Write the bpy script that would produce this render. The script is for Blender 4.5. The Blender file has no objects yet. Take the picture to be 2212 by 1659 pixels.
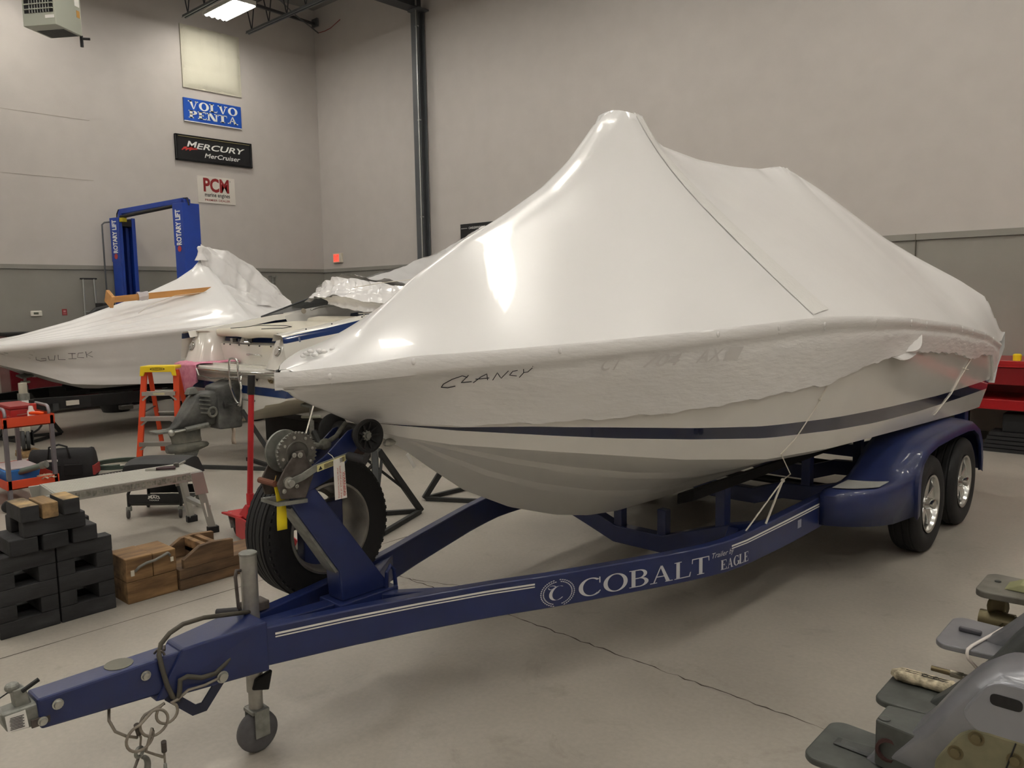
import bpy, bmesh, math, random
import numpy as np
from mathutils import Vector, Matrix, Quaternion

SC = bpy.context.scene
COL = SC.collection
PI = math.pi

# ------------------------------------------------------------------ camera, world, exposure
# World frame: X = distance from wall_left, Y = 0 at wall_back and negative towards the viewer, Z up (metres).
F_PX = 1722.0
_pitch, _roll, _phi = 0.1091, -0.0164, -0.7356
def _w(v):
    U = (math.cos(_phi), math.sin(_phi)); N = (-U[1], U[0])
    return Vector((v[0]*U[0] + v[1]*U[1], v[0]*N[0] + v[1]*N[1], v[2]))
_f = Vector((0, math.cos(_pitch), -math.sin(_pitch)))
_r0 = Vector((1, 0, 0)); _u0 = _r0.cross(_f)
_u = _w(-math.sin(_roll)*_r0 + math.cos(_roll)*_u0)
_r = _w(math.cos(_roll)*_r0 + math.sin(_roll)*_u0)
_f = _w(_f)
cd = bpy.data.cameras.new('camera'); cam = bpy.data.objects.new('camera', cd); COL.objects.link(cam)
cd.sensor_fit = 'HORIZONTAL'; cd.sensor_width = 36.0; cd.lens = 36.0*F_PX/2212.0
cd.clip_start = 0.05; cd.clip_end = 100
cam.matrix_world = Matrix(((_r.x, _u.x, -_f.x, 15.2422), (_r.y, _u.y, -_f.y, -10.6119), (_r.z, _u.z, -_f.z, 1.762), (0, 0, 0, 1)))
SC.camera = cam
SC.view_settings.view_transform = 'Standard'
SC.view_settings.look = 'None'
SC.view_settings.gamma = 1.0
SC.view_settings.use_curve_mapping = False
SC.view_settings.exposure = 0.0
wd = bpy.data.worlds.new('world'); SC.world = wd; wd.use_nodes = True
wd.node_tree.nodes['Background'].inputs[0].default_value = (0.55, 0.55, 0.56, 1)
wd.node_tree.nodes['Background'].inputs[1].default_value = 0.3
TUBE_POWER = 30.0        # radiance of the fluorescent tubes

# ------------------------------------------------------------------ helpers
def lin(h):
    h = h.lstrip('#'); o = []
    for i in (0, 2, 4):
        c = int(h[i:i+2], 16)/255.0
        o.append(c/12.92 if c <= 0.04045 else ((c+0.055)/1.055)**2.4)
    return (o[0], o[1], o[2], 1.0)

_mats = {}
def mat(name, col, rough=0.5, metal=0.0, noise=0.0, nscale=8.0, bump=0.0, bscale=40.0, coat=0.0, emit=None, estr=0.0,
        stretch=(1, 1, 1), alpha=1.0, trans=0.0, col2=None, spec=0.5, sub=0.0, bdist=0.01):
    if name in _mats: return _mats[name]
    m = bpy.data.materials.new(name); m.use_nodes = True
    nt = m.node_tree; b = nt.nodes['Principled BSDF']
    c = lin(col)
    b.inputs['Base Color'].default_value = c
    b.inputs['Roughness'].default_value = rough; b.inputs['Metallic'].default_value = metal
    b.inputs['Coat Weight'].default_value = coat; b.inputs['Specular IOR Level'].default_value = spec
    b.inputs['Alpha'].default_value = alpha; b.inputs['Transmission Weight'].default_value = trans
    if sub: b.inputs['Subsurface Weight'].default_value = sub; b.inputs['Subsurface Radius'].default_value = (.05, .05, .05)
    if emit:
        b.inputs['Emission Color'].default_value = lin(emit); b.inputs['Emission Strength'].default_value = estr
    if noise or bump or col2:
        tc = nt.nodes.new('ShaderNodeTexCoord'); mp = nt.nodes.new('ShaderNodeMapping')
        mp.inputs['Scale'].default_value = stretch
        nt.links.new(tc.outputs['Object'], mp.inputs['Vector'])
    if noise or col2:
        n = nt.nodes.new('ShaderNodeTexNoise'); n.inputs['Scale'].default_value = nscale; n.inputs['Detail'].default_value = 6
        nt.links.new(mp.outputs[0], n.inputs['Vector'])
        r = nt.nodes.new('ShaderNodeValToRGB')
        c2 = lin(col2) if col2 else tuple(x*(1-noise) for x in c[:3])+(1,)
        r.color_ramp.elements[0].color = c2; r.color_ramp.elements[1].color = c if col2 else tuple(min(1, x*(1+noise*.5)) for x in c[:3])+(1,)
        r.color_ramp.elements[0].position = 0.35; r.color_ramp.elements[1].position = 0.65
        nt.links.new(n.outputs['Fac'], r.inputs[0]); nt.links.new(r.outputs[0], b.inputs['Base Color'])
    if bump:
        n2 = nt.nodes.new('ShaderNodeTexNoise'); n2.inputs['Scale'].default_value = bscale; n2.inputs['Detail'].default_value = 5
        nt.links.new(mp.outputs[0], n2.inputs['Vector'])
        bp = nt.nodes.new('ShaderNodeBump'); bp.inputs['Strength'].default_value = bump; bp.inputs['Distance'].default_value = bdist
        nt.links.new(n2.outputs['Fac'], bp.inputs['Height']); nt.links.new(bp.outputs[0], b.inputs['Normal'])
    _mats[name] = m
    return m

class MB:
    """Collects shapes and links them as ONE mesh object."""
    def __init__(s): s.v = []; s.f = []; s.m = []; s.mi = 0; s.T = Matrix()
    def use(s, i): s.mi = i; return s
    def at(s, loc=(0, 0, 0), rot=(0, 0, 0)):
        from mathutils import Euler
        s.T = Matrix.Translation(loc) @ Euler(rot).to_matrix().to_4x4(); return s
    def add(s, vs, fs):
        o = len(s.v); s.v += [tuple(s.T @ Vector(p)) for p in vs]
        for f in fs: s.f.append([o+i for i in f]); s.m.append(s.mi)
        return s
    def box(s, c, d, rot=None):
        x, y, z = d[0]/2, d[1]/2, d[2]/2
        vs = [Vector(p) for p in ((-x,-y,-z),(x,-y,-z),(x,y,-z),(-x,y,-z),(-x,-y,z),(x,-y,z),(x,y,z),(-x,y,z))]
        if rot is not None:
            from mathutils import Euler
            R = Euler(rot).to_matrix(); vs = [R @ p for p in vs]
        c = Vector(c)
        return s.add([p+c for p in vs], [(0,3,2,1),(4,5,6,7),(0,1,5,4),(1,2,6,5),(2,3,7,6),(3,0,4,7)])
    def bb(s, x0, x1, y0, y1, z0, z1):
        return s.box(((x0+x1)/2, (y0+y1)/2, (z0+z1)/2), (abs(x1-x0), abs(y1-y0), abs(z1-z0)))
    def hexa(s, p):   # 8 points: bottom 4 ccw, top 4
        return s.add(p, [(0,3,2,1),(4,5,6,7),(0,1,5,4),(1,2,6,5),(2,3,7,6),(3,0,4,7)])
    def sweep(s, pts, sec, up=(0, 0, 1), closed=False, caps=True, scale=None):
        pts = [Vector(p) for p in pts]; n = len(pts); k = len(sec); up = Vector(up); vs = []
        lastu = None
        for i in range(n):
            if closed: d = (pts[(i+1) % n]-pts[i-1])
            elif i == 0: d = pts[1]-pts[0]
            elif i == n-1: d = pts[-1]-pts[-2]
            else: d = (pts[i+1]-pts[i]).normalized() + (pts[i]-pts[i-1]).normalized()
            if d.length < 1e-9: d = Vector((1, 0, 0))
            d.normalize()
            u = up if lastu is None or up.length > 0 and abs(d.dot(up)) < .98 else lastu
            x = d.cross(u)
            if x.length < 1e-4: x = d.cross(Vector((1, 0, 0)) if abs(d.x) < .9 else Vector((0, 1, 0)))
            x.normalize(); y = x.cross(d).normalized(); lastu = y
            c = 1.0
            if 0 < i < n-1 and not closed:
                a = (pts[i+1]-pts[i]).normalized().dot((pts[i]-pts[i-1]).normalized()); c = 1.0/max(.5, math.sqrt(max(0.01, (1+a)/2)))
            sc = scale[i] if scale else 1.0
            for (a, b) in sec: vs.append(pts[i] + x*a*sc*(c if len(sec) == 4 else 1) + y*b*sc)
        fs = []
        for i in range(n if closed else n-1):
            j = (i+1) % n
            for q in range(k):
                r = (q+1) % k; fs.append((i*k+q, i*k+r, j*k+r, j*k+q))
        if caps and not closed: fs += [tuple(range(k))[::-1], tuple((n-1)*k+q for q in range(k))]
        return s.add(vs, fs)
    def tube(s, pts, r, n=8, closed=False, up=(0, 0, 1), scale=None):
        sec = [(r*math.cos(2*PI*i/n), r*math.sin(2*PI*i/n)) for i in range(n)]
        pts = [Vector(p) for p in pts]
        # parallel transport frames
        vs = []; fs = []; m = len(pts); t0 = None; nrm = None
        for i in range(m):
            if closed: d = pts[(i+1) % m]-pts[i-1]
            elif i == 0: d = pts[1]-pts[0]
            elif i == m-1: d = pts[-1]-pts[-2]
            else: d = pts[i+1]-pts[i-1]
            if d.length < 1e-9: d = t0 if t0 else Vector((0, 0, 1))
            d = d.normalized()
            if nrm is None:
                nrm = d.orthogonal().normalized()
            else:
                q = t0.rotation_difference(d); nrm = (q @ nrm); nrm = (nrm - d*nrm.dot(d)).normalized()
            t0 = d; b = d.cross(nrm); sc = scale[i] if scale else 1
            for (x, y) in sec: vs.append(pts[i] + nrm*x*sc + b*y*sc)
        for i in range(m if closed else m-1):
            j = (i+1) % m
            for q in range(n):
                r2 = (q+1) % n; fs.append((i*n+q, i*n+r2, j*n+r2, j*n+q))
        if not closed: fs += [tuple(range(n))[::-1], tuple((m-1)*n+q for q in range(n))]
        return s.add(vs, fs)
    def beam(s, a, b, w, h, up=(0, 0, 1)):
        return s.sweep([a, b], [(-w/2, -h/2), (w/2, -h/2), (w/2, h/2), (-w/2, h/2)], up)
    def path(s, pts, w, h, up=(0, 0, 1), closed=False):
        return s.sweep(pts, [(-w/2, -h/2), (w/2, -h/2), (w/2, h/2), (-w/2, h/2)], up, closed)
    def cyl(s, a, b, r0, r1=None, n=20):
        a, b = Vector(a), Vector(b); r1 = r0 if r1 is None else r1
        d = (b-a).normalized(); x = d.orthogonal().normalized(); y = d.cross(x)
        vs = [a+(x*math.cos(2*PI*i/n)+y*math.sin(2*PI*i/n))*r0 for i in range(n)] + [b+(x*math.cos(2*PI*i/n)+y*math.sin(2*PI*i/n))*r1 for i in range(n)]
        fs = [(i, (i+1) % n, n+(i+1) % n, n+i) for i in range(n)] + [tuple(range(n))[::-1], tuple(range(n, 2*n))]
        return s.add(vs, fs)
    def lathe(s, o, ax, prof, n=32, caps=True, close=False):
        """prof: list of (distance along axis, radius)"""
        o, ax = Vector(o), Vector(ax).normalized(); x = ax.orthogonal().normalized(); y = ax.cross(x); vs = []; fs = []; m = len(prof)
        for (h, r) in prof:
            for i in range(n): vs.append(o + ax*h + (x*math.cos(2*PI*i/n)+y*math.sin(2*PI*i/n))*r)
        for j in range(m if close else m-1):
            k = (j+1) % m
            for i in range(n): fs.append((j*n+i, j*n+(i+1) % n, k*n+(i+1) % n, k*n+i))
        if caps and not close: fs += [tuple(range(n))[::-1], tuple((m-1)*n+i for i in range(n))]
        return s.add(vs, fs)
    def prism(s, poly, fn, a, b):
        """poly: 2D outline; fn(u, v, w) -> point; extruded from w=a to w=b"""
        n = len(poly)
        vs = [fn(u, v, a) for u, v in poly] + [fn(u, v, b) for u, v in poly]
        return s.add(vs, [tuple(range(n))[::-1], tuple(range(n, 2*n))] + [(i, (i+1) % n, n+(i+1) % n, n+i) for i in range(n)])
    def grid(s, rows, closed_v=False):
        n = len(rows); k = len(rows[0]); vs = [p for r in rows for p in r]; fs = []
        for i in range(n-1):
            for j in range(k if closed_v else k-1):
                q = (j+1) % k; fs.append((i*k+j, i*k+q, (i+1)*k+q, (i+1)*k+j))
        return s.add(vs, fs)
    def ball(s, c, r, n=16, m=10, sc=(1, 1, 1)):
        c = Vector(c); vs = []; fs = []
        for j in range(m+1):
            th = PI*j/m
            for i in range(n):
                ph = 2*PI*i/n; vs.append(c+Vector((r*sc[0]*math.sin(th)*math.cos(ph), r*sc[1]*math.sin(th)*math.sin(ph), r*sc[2]*math.cos(th))))
        for j in range(m):
            for i in range(n): fs.append((j*n+i, (j+1)*n+i, (j+1)*n+(i+1) % n, j*n+(i+1) % n))
        return s.add(vs, fs)
    def build(s, name, mats, parent=None, smooth=None, bevel=0.0, solid=0.0, sub=0, merge=False, seg=2):
        me = bpy.data.meshes.new(name); me.from_pydata(s.v, [], s.f)
        if not isinstance(mats, (list, tuple)): mats = [mats]
        for m in mats: me.materials.append(m)
        if len(mats) > 1: me.polygons.foreach_set('material_index', s.m)
        bm = bmesh.new(); bm.from_mesh(me)
        if merge: bmesh.ops.remove_doubles(bm, verts=bm.verts, dist=1e-5)
        bmesh.ops.recalc_face_normals(bm, faces=bm.faces)
        bm.to_mesh(me); bm.free()
        o = bpy.data.objects.new(name, me); COL.objects.link(o)
        if parent is not None: o.parent = parent
        if smooth is not None:
            me.polygons.foreach_set('use_smooth', [True]*len(me.polygons))
            if smooth < 180:
                try: me.set_sharp_from_angle(angle=math.radians(smooth))
                except Exception: pass
        if sub:
            q = o.modifiers.new('sub', 'SUBSURF'); q.levels = sub; q.render_levels = sub
        if solid:
            q = o.modifiers.new('thick', 'SOLIDIFY'); q.thickness = solid; q.offset = -1
        if bevel:
            q = o.modifiers.new('bevel', 'BEVEL'); q.width = bevel; q.segments = seg; q.limit_method = 'ANGLE'; q.angle_limit = math.radians(35)
        return o

def thing(name, label, cat, loc=(0, 0, 0), rz=0.0, group=None):
    o = bpy.data.objects.new(name, None); COL.objects.link(o); o.empty_display_size = .1
    o.location = loc; o.rotation_euler = (0, 0, rz)
    o['label'] = label; o['category'] = cat
    if group: o['group'] = group
    return o
def tag(o, label, cat, group=None):
    o['label'] = label; o['category'] = cat
    if group: o['group'] = group
    return o
def struct(o): o['kind'] = 'structure'; return o
def dup(root, loc, rz=None, label=None):
    r = root.copy(); COL.objects.link(r); r.location = loc
    if rz is not None: r.rotation_euler = (0, 0, rz)
    if label: r['label'] = label
    for ch in list(root.children):
        c = ch.copy(); COL.objects.link(c); c.parent = r
        for g in list(ch.children):
            d = g.copy(); COL.objects.link(d); d.parent = c
    return r
def interp(x, tab):
    xs = [p[0] for p in tab]
    return float(np.interp(x, xs, [p[1] for p in tab]))
def sm(x): x = max(0.0, min(1.0, x)); return x*x*(3-2*x)

# ------------------------------------------------------------------ lettering
def text_flat(body, size=1.0, bold=0.0, shear=0.0, xs=1.0):
    """Outline letters from the built-in font as (verts2d, faces), origin at the left of the baseline."""
    cu = bpy.data.curves.new('t', 'FONT'); cu.body = body; cu.size = size; cu.offset = bold; cu.shear = shear; cu.resolution_u = 3
    o = bpy.data.objects.new('t', cu); COL.objects.link(o)
    dg = bpy.context.evaluated_depsgraph_get(); dg.update()
    me = bpy.data.meshes.new_from_object(o.evaluated_get(dg))
    vs = [(v.co.x*xs, v.co.y) for v in me.vertices]; fs = [tuple(p.vertices) for p in me.polygons]
    bpy.data.objects.remove(o); bpy.data.curves.remove(cu); bpy.data.meshes.remove(me)
    return vs, fs
def put_text(mb, vf, fit, fn):
    """Fits flat letters into fit=(x0,x1,y0,y1) and maps them through fn(x,y)->point."""
    vs, fs = vf
    ax, bx = min(v[0] for v in vs), max(v[0] for v in vs); ay, by = min(v[1] for v in vs), max(v[1] for v in vs)
    x0, x1, y0, y1 = fit
    mb.add([fn(x0+(x-ax)/(bx-ax)*(x1-x0), y0+(y-ay)/(by-ay)*(y1-y0)) for x, y in vs], fs)

def _rect(x0, y0, x1, y1): return [(x0, y0), (x1, y0), (x1, y1), (x0, y1)]
def _ring(cx, cy, rx, ry, S, h, a0, a1, n=28):
    q = []
    for i in range(n):
        a, b = math.radians(a0+(a1-a0)*i/n), math.radians(a0+(a1-a0)*(i+1)/n)
        P = lambda t, k: (cx+(rx-k*S)*math.cos(t), cy+(ry-k*h)*math.sin(t))
        q.append([P(a, 0), P(b, 0), P(b, 1), P(a, 1)])
    return q
def serif_glyph(ch, S=.16, h=.06, e=.09, st=.05):
    R = _rect; q = []
    def stem(x, y0=0, y1=1, l=True, r=True):
        q.append(R(x, y0, x+S, y1))
        for y in (0, 1-st):
            if (y == 0 and y0 == 0) or (y > 0 and y1 == 1): q.append(R(x-(e if l else 0), y, x+S+(e if r else 0), y+st))
    if ch == 'O': w = 1.0; q += _ring(.5, .5, .5, .52, S, h, 0, 360, 40)
    elif ch in 'CG':
        w = .92; q += _ring(.5, .5, .5, .52, S, h, 48, 312, 36); q.append(R(.82, .66, .87, 1.0))
        if ch == 'C': q.append([(.80, .10), (.88, .22), (.86, .26), (.76, .16)])
        else: q += [R(.74, .05, .74+S, .42), R(.64, .38, .74+S+e*.6, .38+st)]
    elif ch == 'L': w = .78; stem(e); q += [R(e, 0, w-.02, h), [(w-.08, h), (w-.02, 0), (w+.02, .28), (w-.02, .28)]]
    elif ch == 'T':
        w = .86; x = w/2-S/2; stem(x, 0, .97); q += [R(.0, 1-h, w, 1), [(0, 1), (.05, 1), (.03, .72), (-.01, .72)], [(w-.05, 1), (w, 1), (w+.01, .72), (w-.03, .72)]]
    elif ch in 'EF':
        w = .78; stem(e); q += [R(e, 0, w-.02, h), R(e, 1-h, w-.04, 1), R(e, .5-h/2, w*.66, .5+h/2)]
        q += [[(w-.08, h), (w-.02, 0), (w+.02, .27), (w-.02, .27)], [(w-.08, 1-h), (w-.04, 1), (w-.01, .74), (w-.05, .74)], R(w*.62, .38, w*.62+.05, .62)]
    elif ch == 'B':
        w = .82; stem(e, r=False); q += _ring(.42, .74, .34, .26, S*.9, h, -90, 90, 16) + _ring(.42, .265, .40, .27, S, h, -90, 90, 16)
        q += [R(e, 0, .42, h), R(e, 1-h, .42, 1), R(e, .5-h/2, .42, .5+h/2)]
    elif ch == 'P':
        w = .78; stem(e); q += _ring(.40, .72, .38, .28, S, h, -90, 90, 18); q += [R(e, 1-h, .40, 1), R(e, .44, .40, .44+h)]
    elif ch == 'A':
        w = 1.0; q += [[(.12, 0), (.12+h*1.1, 0), (.5, .98), (.46, 1.0)], [(.88-S, 0), (.88, 0), (.54, 1.0), (.44, .92)], R(.24, .33, .72, .33+h)]
        q += [R(.0, 0, .3, st), R(.66, 0, 1.0, st)]
    elif ch == 'V':
        w = 1.0; q += [[(.1, 1), (.1+S*1.1, 1), (.56, .0), (.46, 0)], [(.82, 1), (.9, 1), (.56, 0), (.5, .02)], R(0, 1-st, .36, 1), R(.68, 1-st, 1.0, 1)]
    elif ch == 'N':
        w = .98; q += [R(.1, 0, .1+h*1.2, 1), R(.82, 0, .82+h*1.2, 1), [(.08, 1), (.1+S*1.2, 1), (.9, 0), (.9-S*1.1, 0)]]
        q += [R(.0, 0, .3, st), R(-.02, 1-st, .2, 1), R(.7, 1-st, 1.0, 1)]
    else: w = .5
    return w, q
def put_serif(mb, body, fit, fn, gap=.1, **kw):
    x = 0; quads = []
    for ch in body:
        if ch == ' ': x += .4; continue
        w, q = serif_glyph(ch, **kw)
        quads += [[(a+x, b) for a, b in p] for p in q]; x += w+gap
    W = x-gap; x0, x1, y0, y1 = fit
    for p in quads:
        pts = []
        n = len(p)
        mb.add([fn(x0+a/W*(x1-x0), y0+b*(y1-y0)) for a, b in p], [tuple(range(n))])

# ------------------------------------------------------------------ room shell
W_up = mat('wall_paint', '#c3bdb7', .75, noise=.03, nscale=3, bump=.12, bscale=90)
W_lo = mat('wainscot_paint', '#8f8c84', .7, noise=.05, nscale=2, bump=.08, bscale=90)
M_trim = mat('trim_paint', '#8d8a82', .6)
def floor_mat():
    m = mat('concrete_floor', '#aea89d', .42, noise=.16, nscale=.9, bump=.06, bscale=60)
    nt = m.node_tree; b = nt.nodes['Principled BSDF']
    src = b.inputs['Base Color'].links[0].from_socket
    tc = nt.nodes.new('ShaderNodeTexCoord')
    n = nt.nodes.new('ShaderNodeTexNoise'); n.inputs['Scale'].default_value = 2.6; n.inputs['Detail'].default_value = 9; n.inputs['Roughness'].default_value = .7
    n.inputs['Distortion'].default_value = .6
    nt.links.new(tc.outputs['Object'], n.inputs['Vector'])
    r = nt.nodes.new('ShaderNodeValToRGB'); r.color_ramp.elements[0].position = .58; r.color_ramp.elements[1].position = .74
    r.color_ramp.elements[0].color = (0, 0, 0, 1); r.color_ramp.elements[1].color = (.55, .55, .55, 1)
    nt.links.new(n.outputs['Fac'], r.inputs[0])
    mx = nt.nodes.new('ShaderNodeMix'); mx.data_type = 'RGBA'
    nt.links.new(r.outputs[0], mx.inputs['Factor']); nt.links.new(src, mx.inputs['A']); mx.inputs['B'].default_value = lin('#7d7568')
    # fine speckle
    n2 = nt.nodes.new('ShaderNodeTexNoise'); n2.inputs['Scale'].default_value = 45; n2.inputs['Detail'].default_value = 4
    nt.links.new(tc.outputs['Object'], n2.inputs['Vector'])
    r2 = nt.nodes.new('ShaderNodeValToRGB'); r2.color_ramp.elements[0].color = (.82, .82, .82, 1); r2.color_ramp.elements[1].color = (1.08, 1.08, 1.08, 1)
    nt.links.new(n2.outputs['Fac'], r2.inputs[0])
    mu = nt.nodes.new('ShaderNodeMix'); mu.data_type = 'RGBA'; mu.blend_type = 'MULTIPLY'; mu.inputs['Factor'].default_value = 1
    nt.links.new(mx.outputs['Result'], mu.inputs['A']); nt.links.new(r2.outputs[0], mu.inputs['B'])
    nt.links.new(mu.outputs['Result'], b.inputs['Base Color'])
    return m
XR, YF, ZC = 21.0, -16.5, 8.0
struct(MB().bb(-.2, XR+.2, YF-.2, .2, -.2, 0).build('floor', floor_mat()))
struct(MB().bb(-.2, 0, YF, 0, 0, ZC).build('wall_left', W_up))
struct(MB().bb(-.2, XR+.2, 0, .2, 0, ZC).build('wall_back', W_up))
struct(MB().bb(XR, XR+.2, YF, 0, 0, ZC).build('wall_right', W_up))
struct(MB().bb(-.2, XR+.2, YF-.2, YF, 0, ZC).build('wall_front', W_up))
struct(MB().bb(-.2, XR+.2, YF-.2, .2, ZC, ZC+.2).build('ceiling', mat('roof_deck', '#8d8c89', .6)))
# grey wainscot boards and the ledge along their top
struct(MB().bb(0, .02, YF, 0, 0, 2.36).build('trim_1', W_lo))
struct(MB().bb(.02, XR, -.02, 0, 0, 2.36).build('trim_2', W_lo))
struct(MB().bb(0, .045, YF, 0, 2.365, 2.44).build('trim_3', M_trim))
struct(MB().bb(.045, XR, -.045, 0, 2.365, 2.44).build('trim_4', M_trim))
seam = mat('seam_shadow', '#5d594f', .9)
s_ = MB()
for x in (12.32, 8.6, 16.0): s_.bb(x-.004, x+.004, -.047, -.02, .1, 2.44)
struct(s_.build('trim_5', seam))
s_ = MB()
for z in (4.98, 3.94): s_.bb(0, .0035, -9.5, -4.8, z-.004, z+.004)
struct(s_.build('trim_6', mat('wall_joint', '#aaa398', .8)))
struct(MB().bb(.02, XR, -.035, -.02, 0, .1).build('baseboard_back', mat('baseboard_dark', '#4a463f', .6)))
struct(MB().bb(.02, .035, YF, -.035, 0, .1).build('baseboard_left', mat('baseboard_dark', '#4a463f', .6)))
# control joints and a wandering crack in the slab
crk = mat('slab_joint', '#4b443a', .9)
random.seed(4)
def strip(pts, w, wv):
    m = MB(); rows = []
    for i, p in enumerate(pts):
        p = Vector(p); a = Vector(pts[max(0, i-1)]); b = Vector(pts[min(len(pts)-1, i+1)])
        d = (b-a).normalized(); n = Vector((-d.y, d.x, 0)); ww = w*(1+random.uniform(-wv, wv))
        rows.append([(p+n*ww).to_tuple(), (p-n*ww).to_tuple()])
    return m.grid(rows)
pts = [(10.735+.06*i/60+random.uniform(-.002, .002), -13.5+9.6*i/60, .0012) for i in range(61)]
struct(strip(pts, .0035, .4).build('trim_7', crk))
pts = [(11.0+3.9*i/90, -7.44-.07*min(1, i/70)+random.uniform(-.008, .008), .0012) for i in range(91)]
struct(strip(pts, .0032, .7).build('trim_8', crk))
pts = [(11.5+.03*i+random.uniform(-.01, .01), -7.45+.012*i+random.uniform(-.012, .012), .0013) for i in range(14)]
struct(strip(pts, .0025, .6).build('trim_9', crk))

# ------------------------------------------------------------------ steelwork
M_steel = mat('grey_steel_paint', '#55585a', .45, noise=.06, nscale=5)
M_steel_d = mat('dark_steel', '#35373a', .5)
c = MB()
c.bb(3.40, 3.60, -.205, -.19, 0, 7.12).bb(3.40, 3.60, -.05, -.035, 0, 7.12).bb(3.495, 3.505, -.19, -.05, 0, 7.12)
struct(c.build('column', M_steel, bevel=.004))
c = MB().tube([(3.575, -.225, 0.3), (3.575, -.225, 7.3)], .016, 10)
for z in (1.5, 3.3, 5.1, 6.8): c.bb(3.55, 3.62, -.235, -.2, z, z+.02)
tag(c.build('steel_conduit', mat('galvanised', '#a5a6a4', .35, .8)), 'thin bright conduit pipe running up the grey steel column', 'pipe')
g = MB().bb(3.36, 3.64, -9.0, -.035, 7.13, 7.155).bb(3.36, 3.64, -9.0, -.035, 7.58, 7.6).bb(3.492, 3.508, -9.0, -.035, 7.155, 7.58)
struct(g.build('beam', M_steel_d))
g = MB().bb(3.38, 3.70, -.26, -.01, 7.10, 7.13)
struct(g.build('beam_cap_plate', M_steel))
def joist(y, label):
    t = thing('roof_joist', label, 'roof joist', (0, y, 7.0))
    b = MB()
    for s in (-.018, .018): b.bb(.45, 12.2, s-.012 if s < 0 else s-.004, s+.004 if s < 0 else s+.012, -.0, .045).bb(.45, 12.2, s-.025 if s < 0 else s-.004, s+.004 if s < 0 else s+.025, -.005, .003)
    b.build('bottom_chord', M_steel, t)
    MB().bb(.0, 12.2, -.05, .05, .52, .56).build('top_chord', M_steel_d, t)
    w = MB(); x = .62; k = 0
    while x < 12:
        w.tube([(x, 0, .03), (x+.13, 0, .53)], .011, 6); w.tube([(x, 0, .03), (x-.16, 0, .53)], .011, 6); x += .62; k += 1
    w.build('web_rod', M_steel_d, t)
joist(-1.88, 'grey open-web roof joist between the strip light and the corner')
joist(-3.17, 'grey open-web roof joist along the far side of the strip light')
t = thing('roof_bridging', 'dark square bridging bar running from the joists to a wall bracket', 'steel bar', (1.5, -2.3, 7.3))
MB().beam((.35, -.35, -.25), (-1.43, 2.26, .40), .05, .05).build('bar', M_steel_d, t)
MB().bb(-1.5, -1.3, 2.24, 2.28, .33, .5).build('wall_bracket', M_steel, t)
t = thing('ceiling_conduit', 'thin grey conduit ending in a red wire tail near the ceiling corner', 'conduit', (0.19, -.03, 7.49))
MB().tube([(2.1, -2.6, -.2), (.9, -1.2, -.1), (0, 0, 0)], .014, 8).build('pipe', M_steel, t)
MB().tube([(0, 0, 0), (.25, -.01, -.02), (.45, 0, .0), (.78, .01, .1)], .008, 6).build('red_wire', mat('red_wire', '#8a3a36', .5), t)

# ------------------------------------------------------------------ strip lights
M_tube = mat('fluorescent_tube', '#ffffff', .3, emit='#fffaf2', estr=TUBE_POWER)
M_refl = mat('fixture_white', '#e9e7e0', .4)
def strip_light():
    t = thing('ceiling_light', 'four-tube fluorescent strip light glowing under the roof joists', 'ceiling light', (1.35, -2.76, 7.0))
    h = MB().bb(-.53, .53, -.235, .235, .085, .10)
    h.hexa([(-.53, .225, .0), (.53, .225, .0), (.53, .24, .0), (-.53, .24, .0), (-.53, .2, .09), (.53, .2, .09), (.53, .215, .09), (-.53, .215, .09)])
    h.hexa([(-.53, -.24, .0), (.53, -.24, .0), (.53, -.225, .0), (-.53, -.225, .0), (-.53, -.215, .09), (.53, -.215, .09), (.53, -.2, .09), (-.53, -.2, .09)])
    h.bb(-.54, -.53, -.235, .235, .02, .1).bb(.53, .54, -.235, .235, .02, .1)
    h.build('housing', M_refl, t)
    for y in (-.165, -.055, .055, .165):
        MB().cyl((-.52, y, .03), (.52, y, .03), .035, n=10).build('tube', M_tube, t, smooth=60)
    w = MB()
    for x in (-.4, .4): w.tube([(x, 0, .1), (x, 0, .6)], .006, 5)
    w.build('hanger', M_steel, t)
    return t
L0 = strip_light()
for ix, x in enumerate((1.35, 5.0, 8.7, 12.4, 16.1, 19.4)):
    for iy, y in enumerate((-2.76, -6.4, -10.0, -13.6)):
        if ix == 0 and iy == 0: continue
        q = dup(L0, (x, y, 7.0), label='four-tube strip light above the aisle, out of the photo frame'); q['group'] = 'strip lights across the workshop ceiling'

# ------------------------------------------------------------------ things on the walls
blue = mat('sign_blue', '#1c4fae', .35); white = mat('sign_white', '#f0efea', .4); blk = mat('sign_black', '#17181b', .35)
# on wall_left the reading direction runs towards +Y (u) and up (v)
def wl(y0, z0, x=.03): return lambda u, v, w=0.0: (x+w, y0+u, z0+v)
def wb(x0, z0, y=-.03): return lambda u, v, w=0.0: (x0+u, y-w, z0+v)
t = thing('insulation_panel', 'square quilted cream insulation panel fixed high on the wall', 'wall panel', (.002, -2.44, 6.45))
rows = []
for i in range(25):
    r = []
    for j in range(25):
        u, v = -1+2*i/24, -1+2*j/24
        d = .045*(1-abs(u)**10)*(1-abs(v)**10) - .012*math.exp(-((abs(u)-.33)/.04)**2) - .012*math.exp(-((abs(v)-.33)/.04)**2)
        r.append((.02+d+.004*math.sin(7*u+5*v), u*.6*(1-.02*v*v)+.0, v*.575+.012*math.sin(3*u)))
    rows.append(r)
MB().grid(rows).build('quilted_face', mat('quilt_cream', '#d8d5c2', .7, bump=.2, bscale=30), t, smooth=180)
MB().bb(0, .025, -.61, .61, -.585, .585).build('backing', mat('quilt_edge', '#c9c5b2', .8), t)
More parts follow.
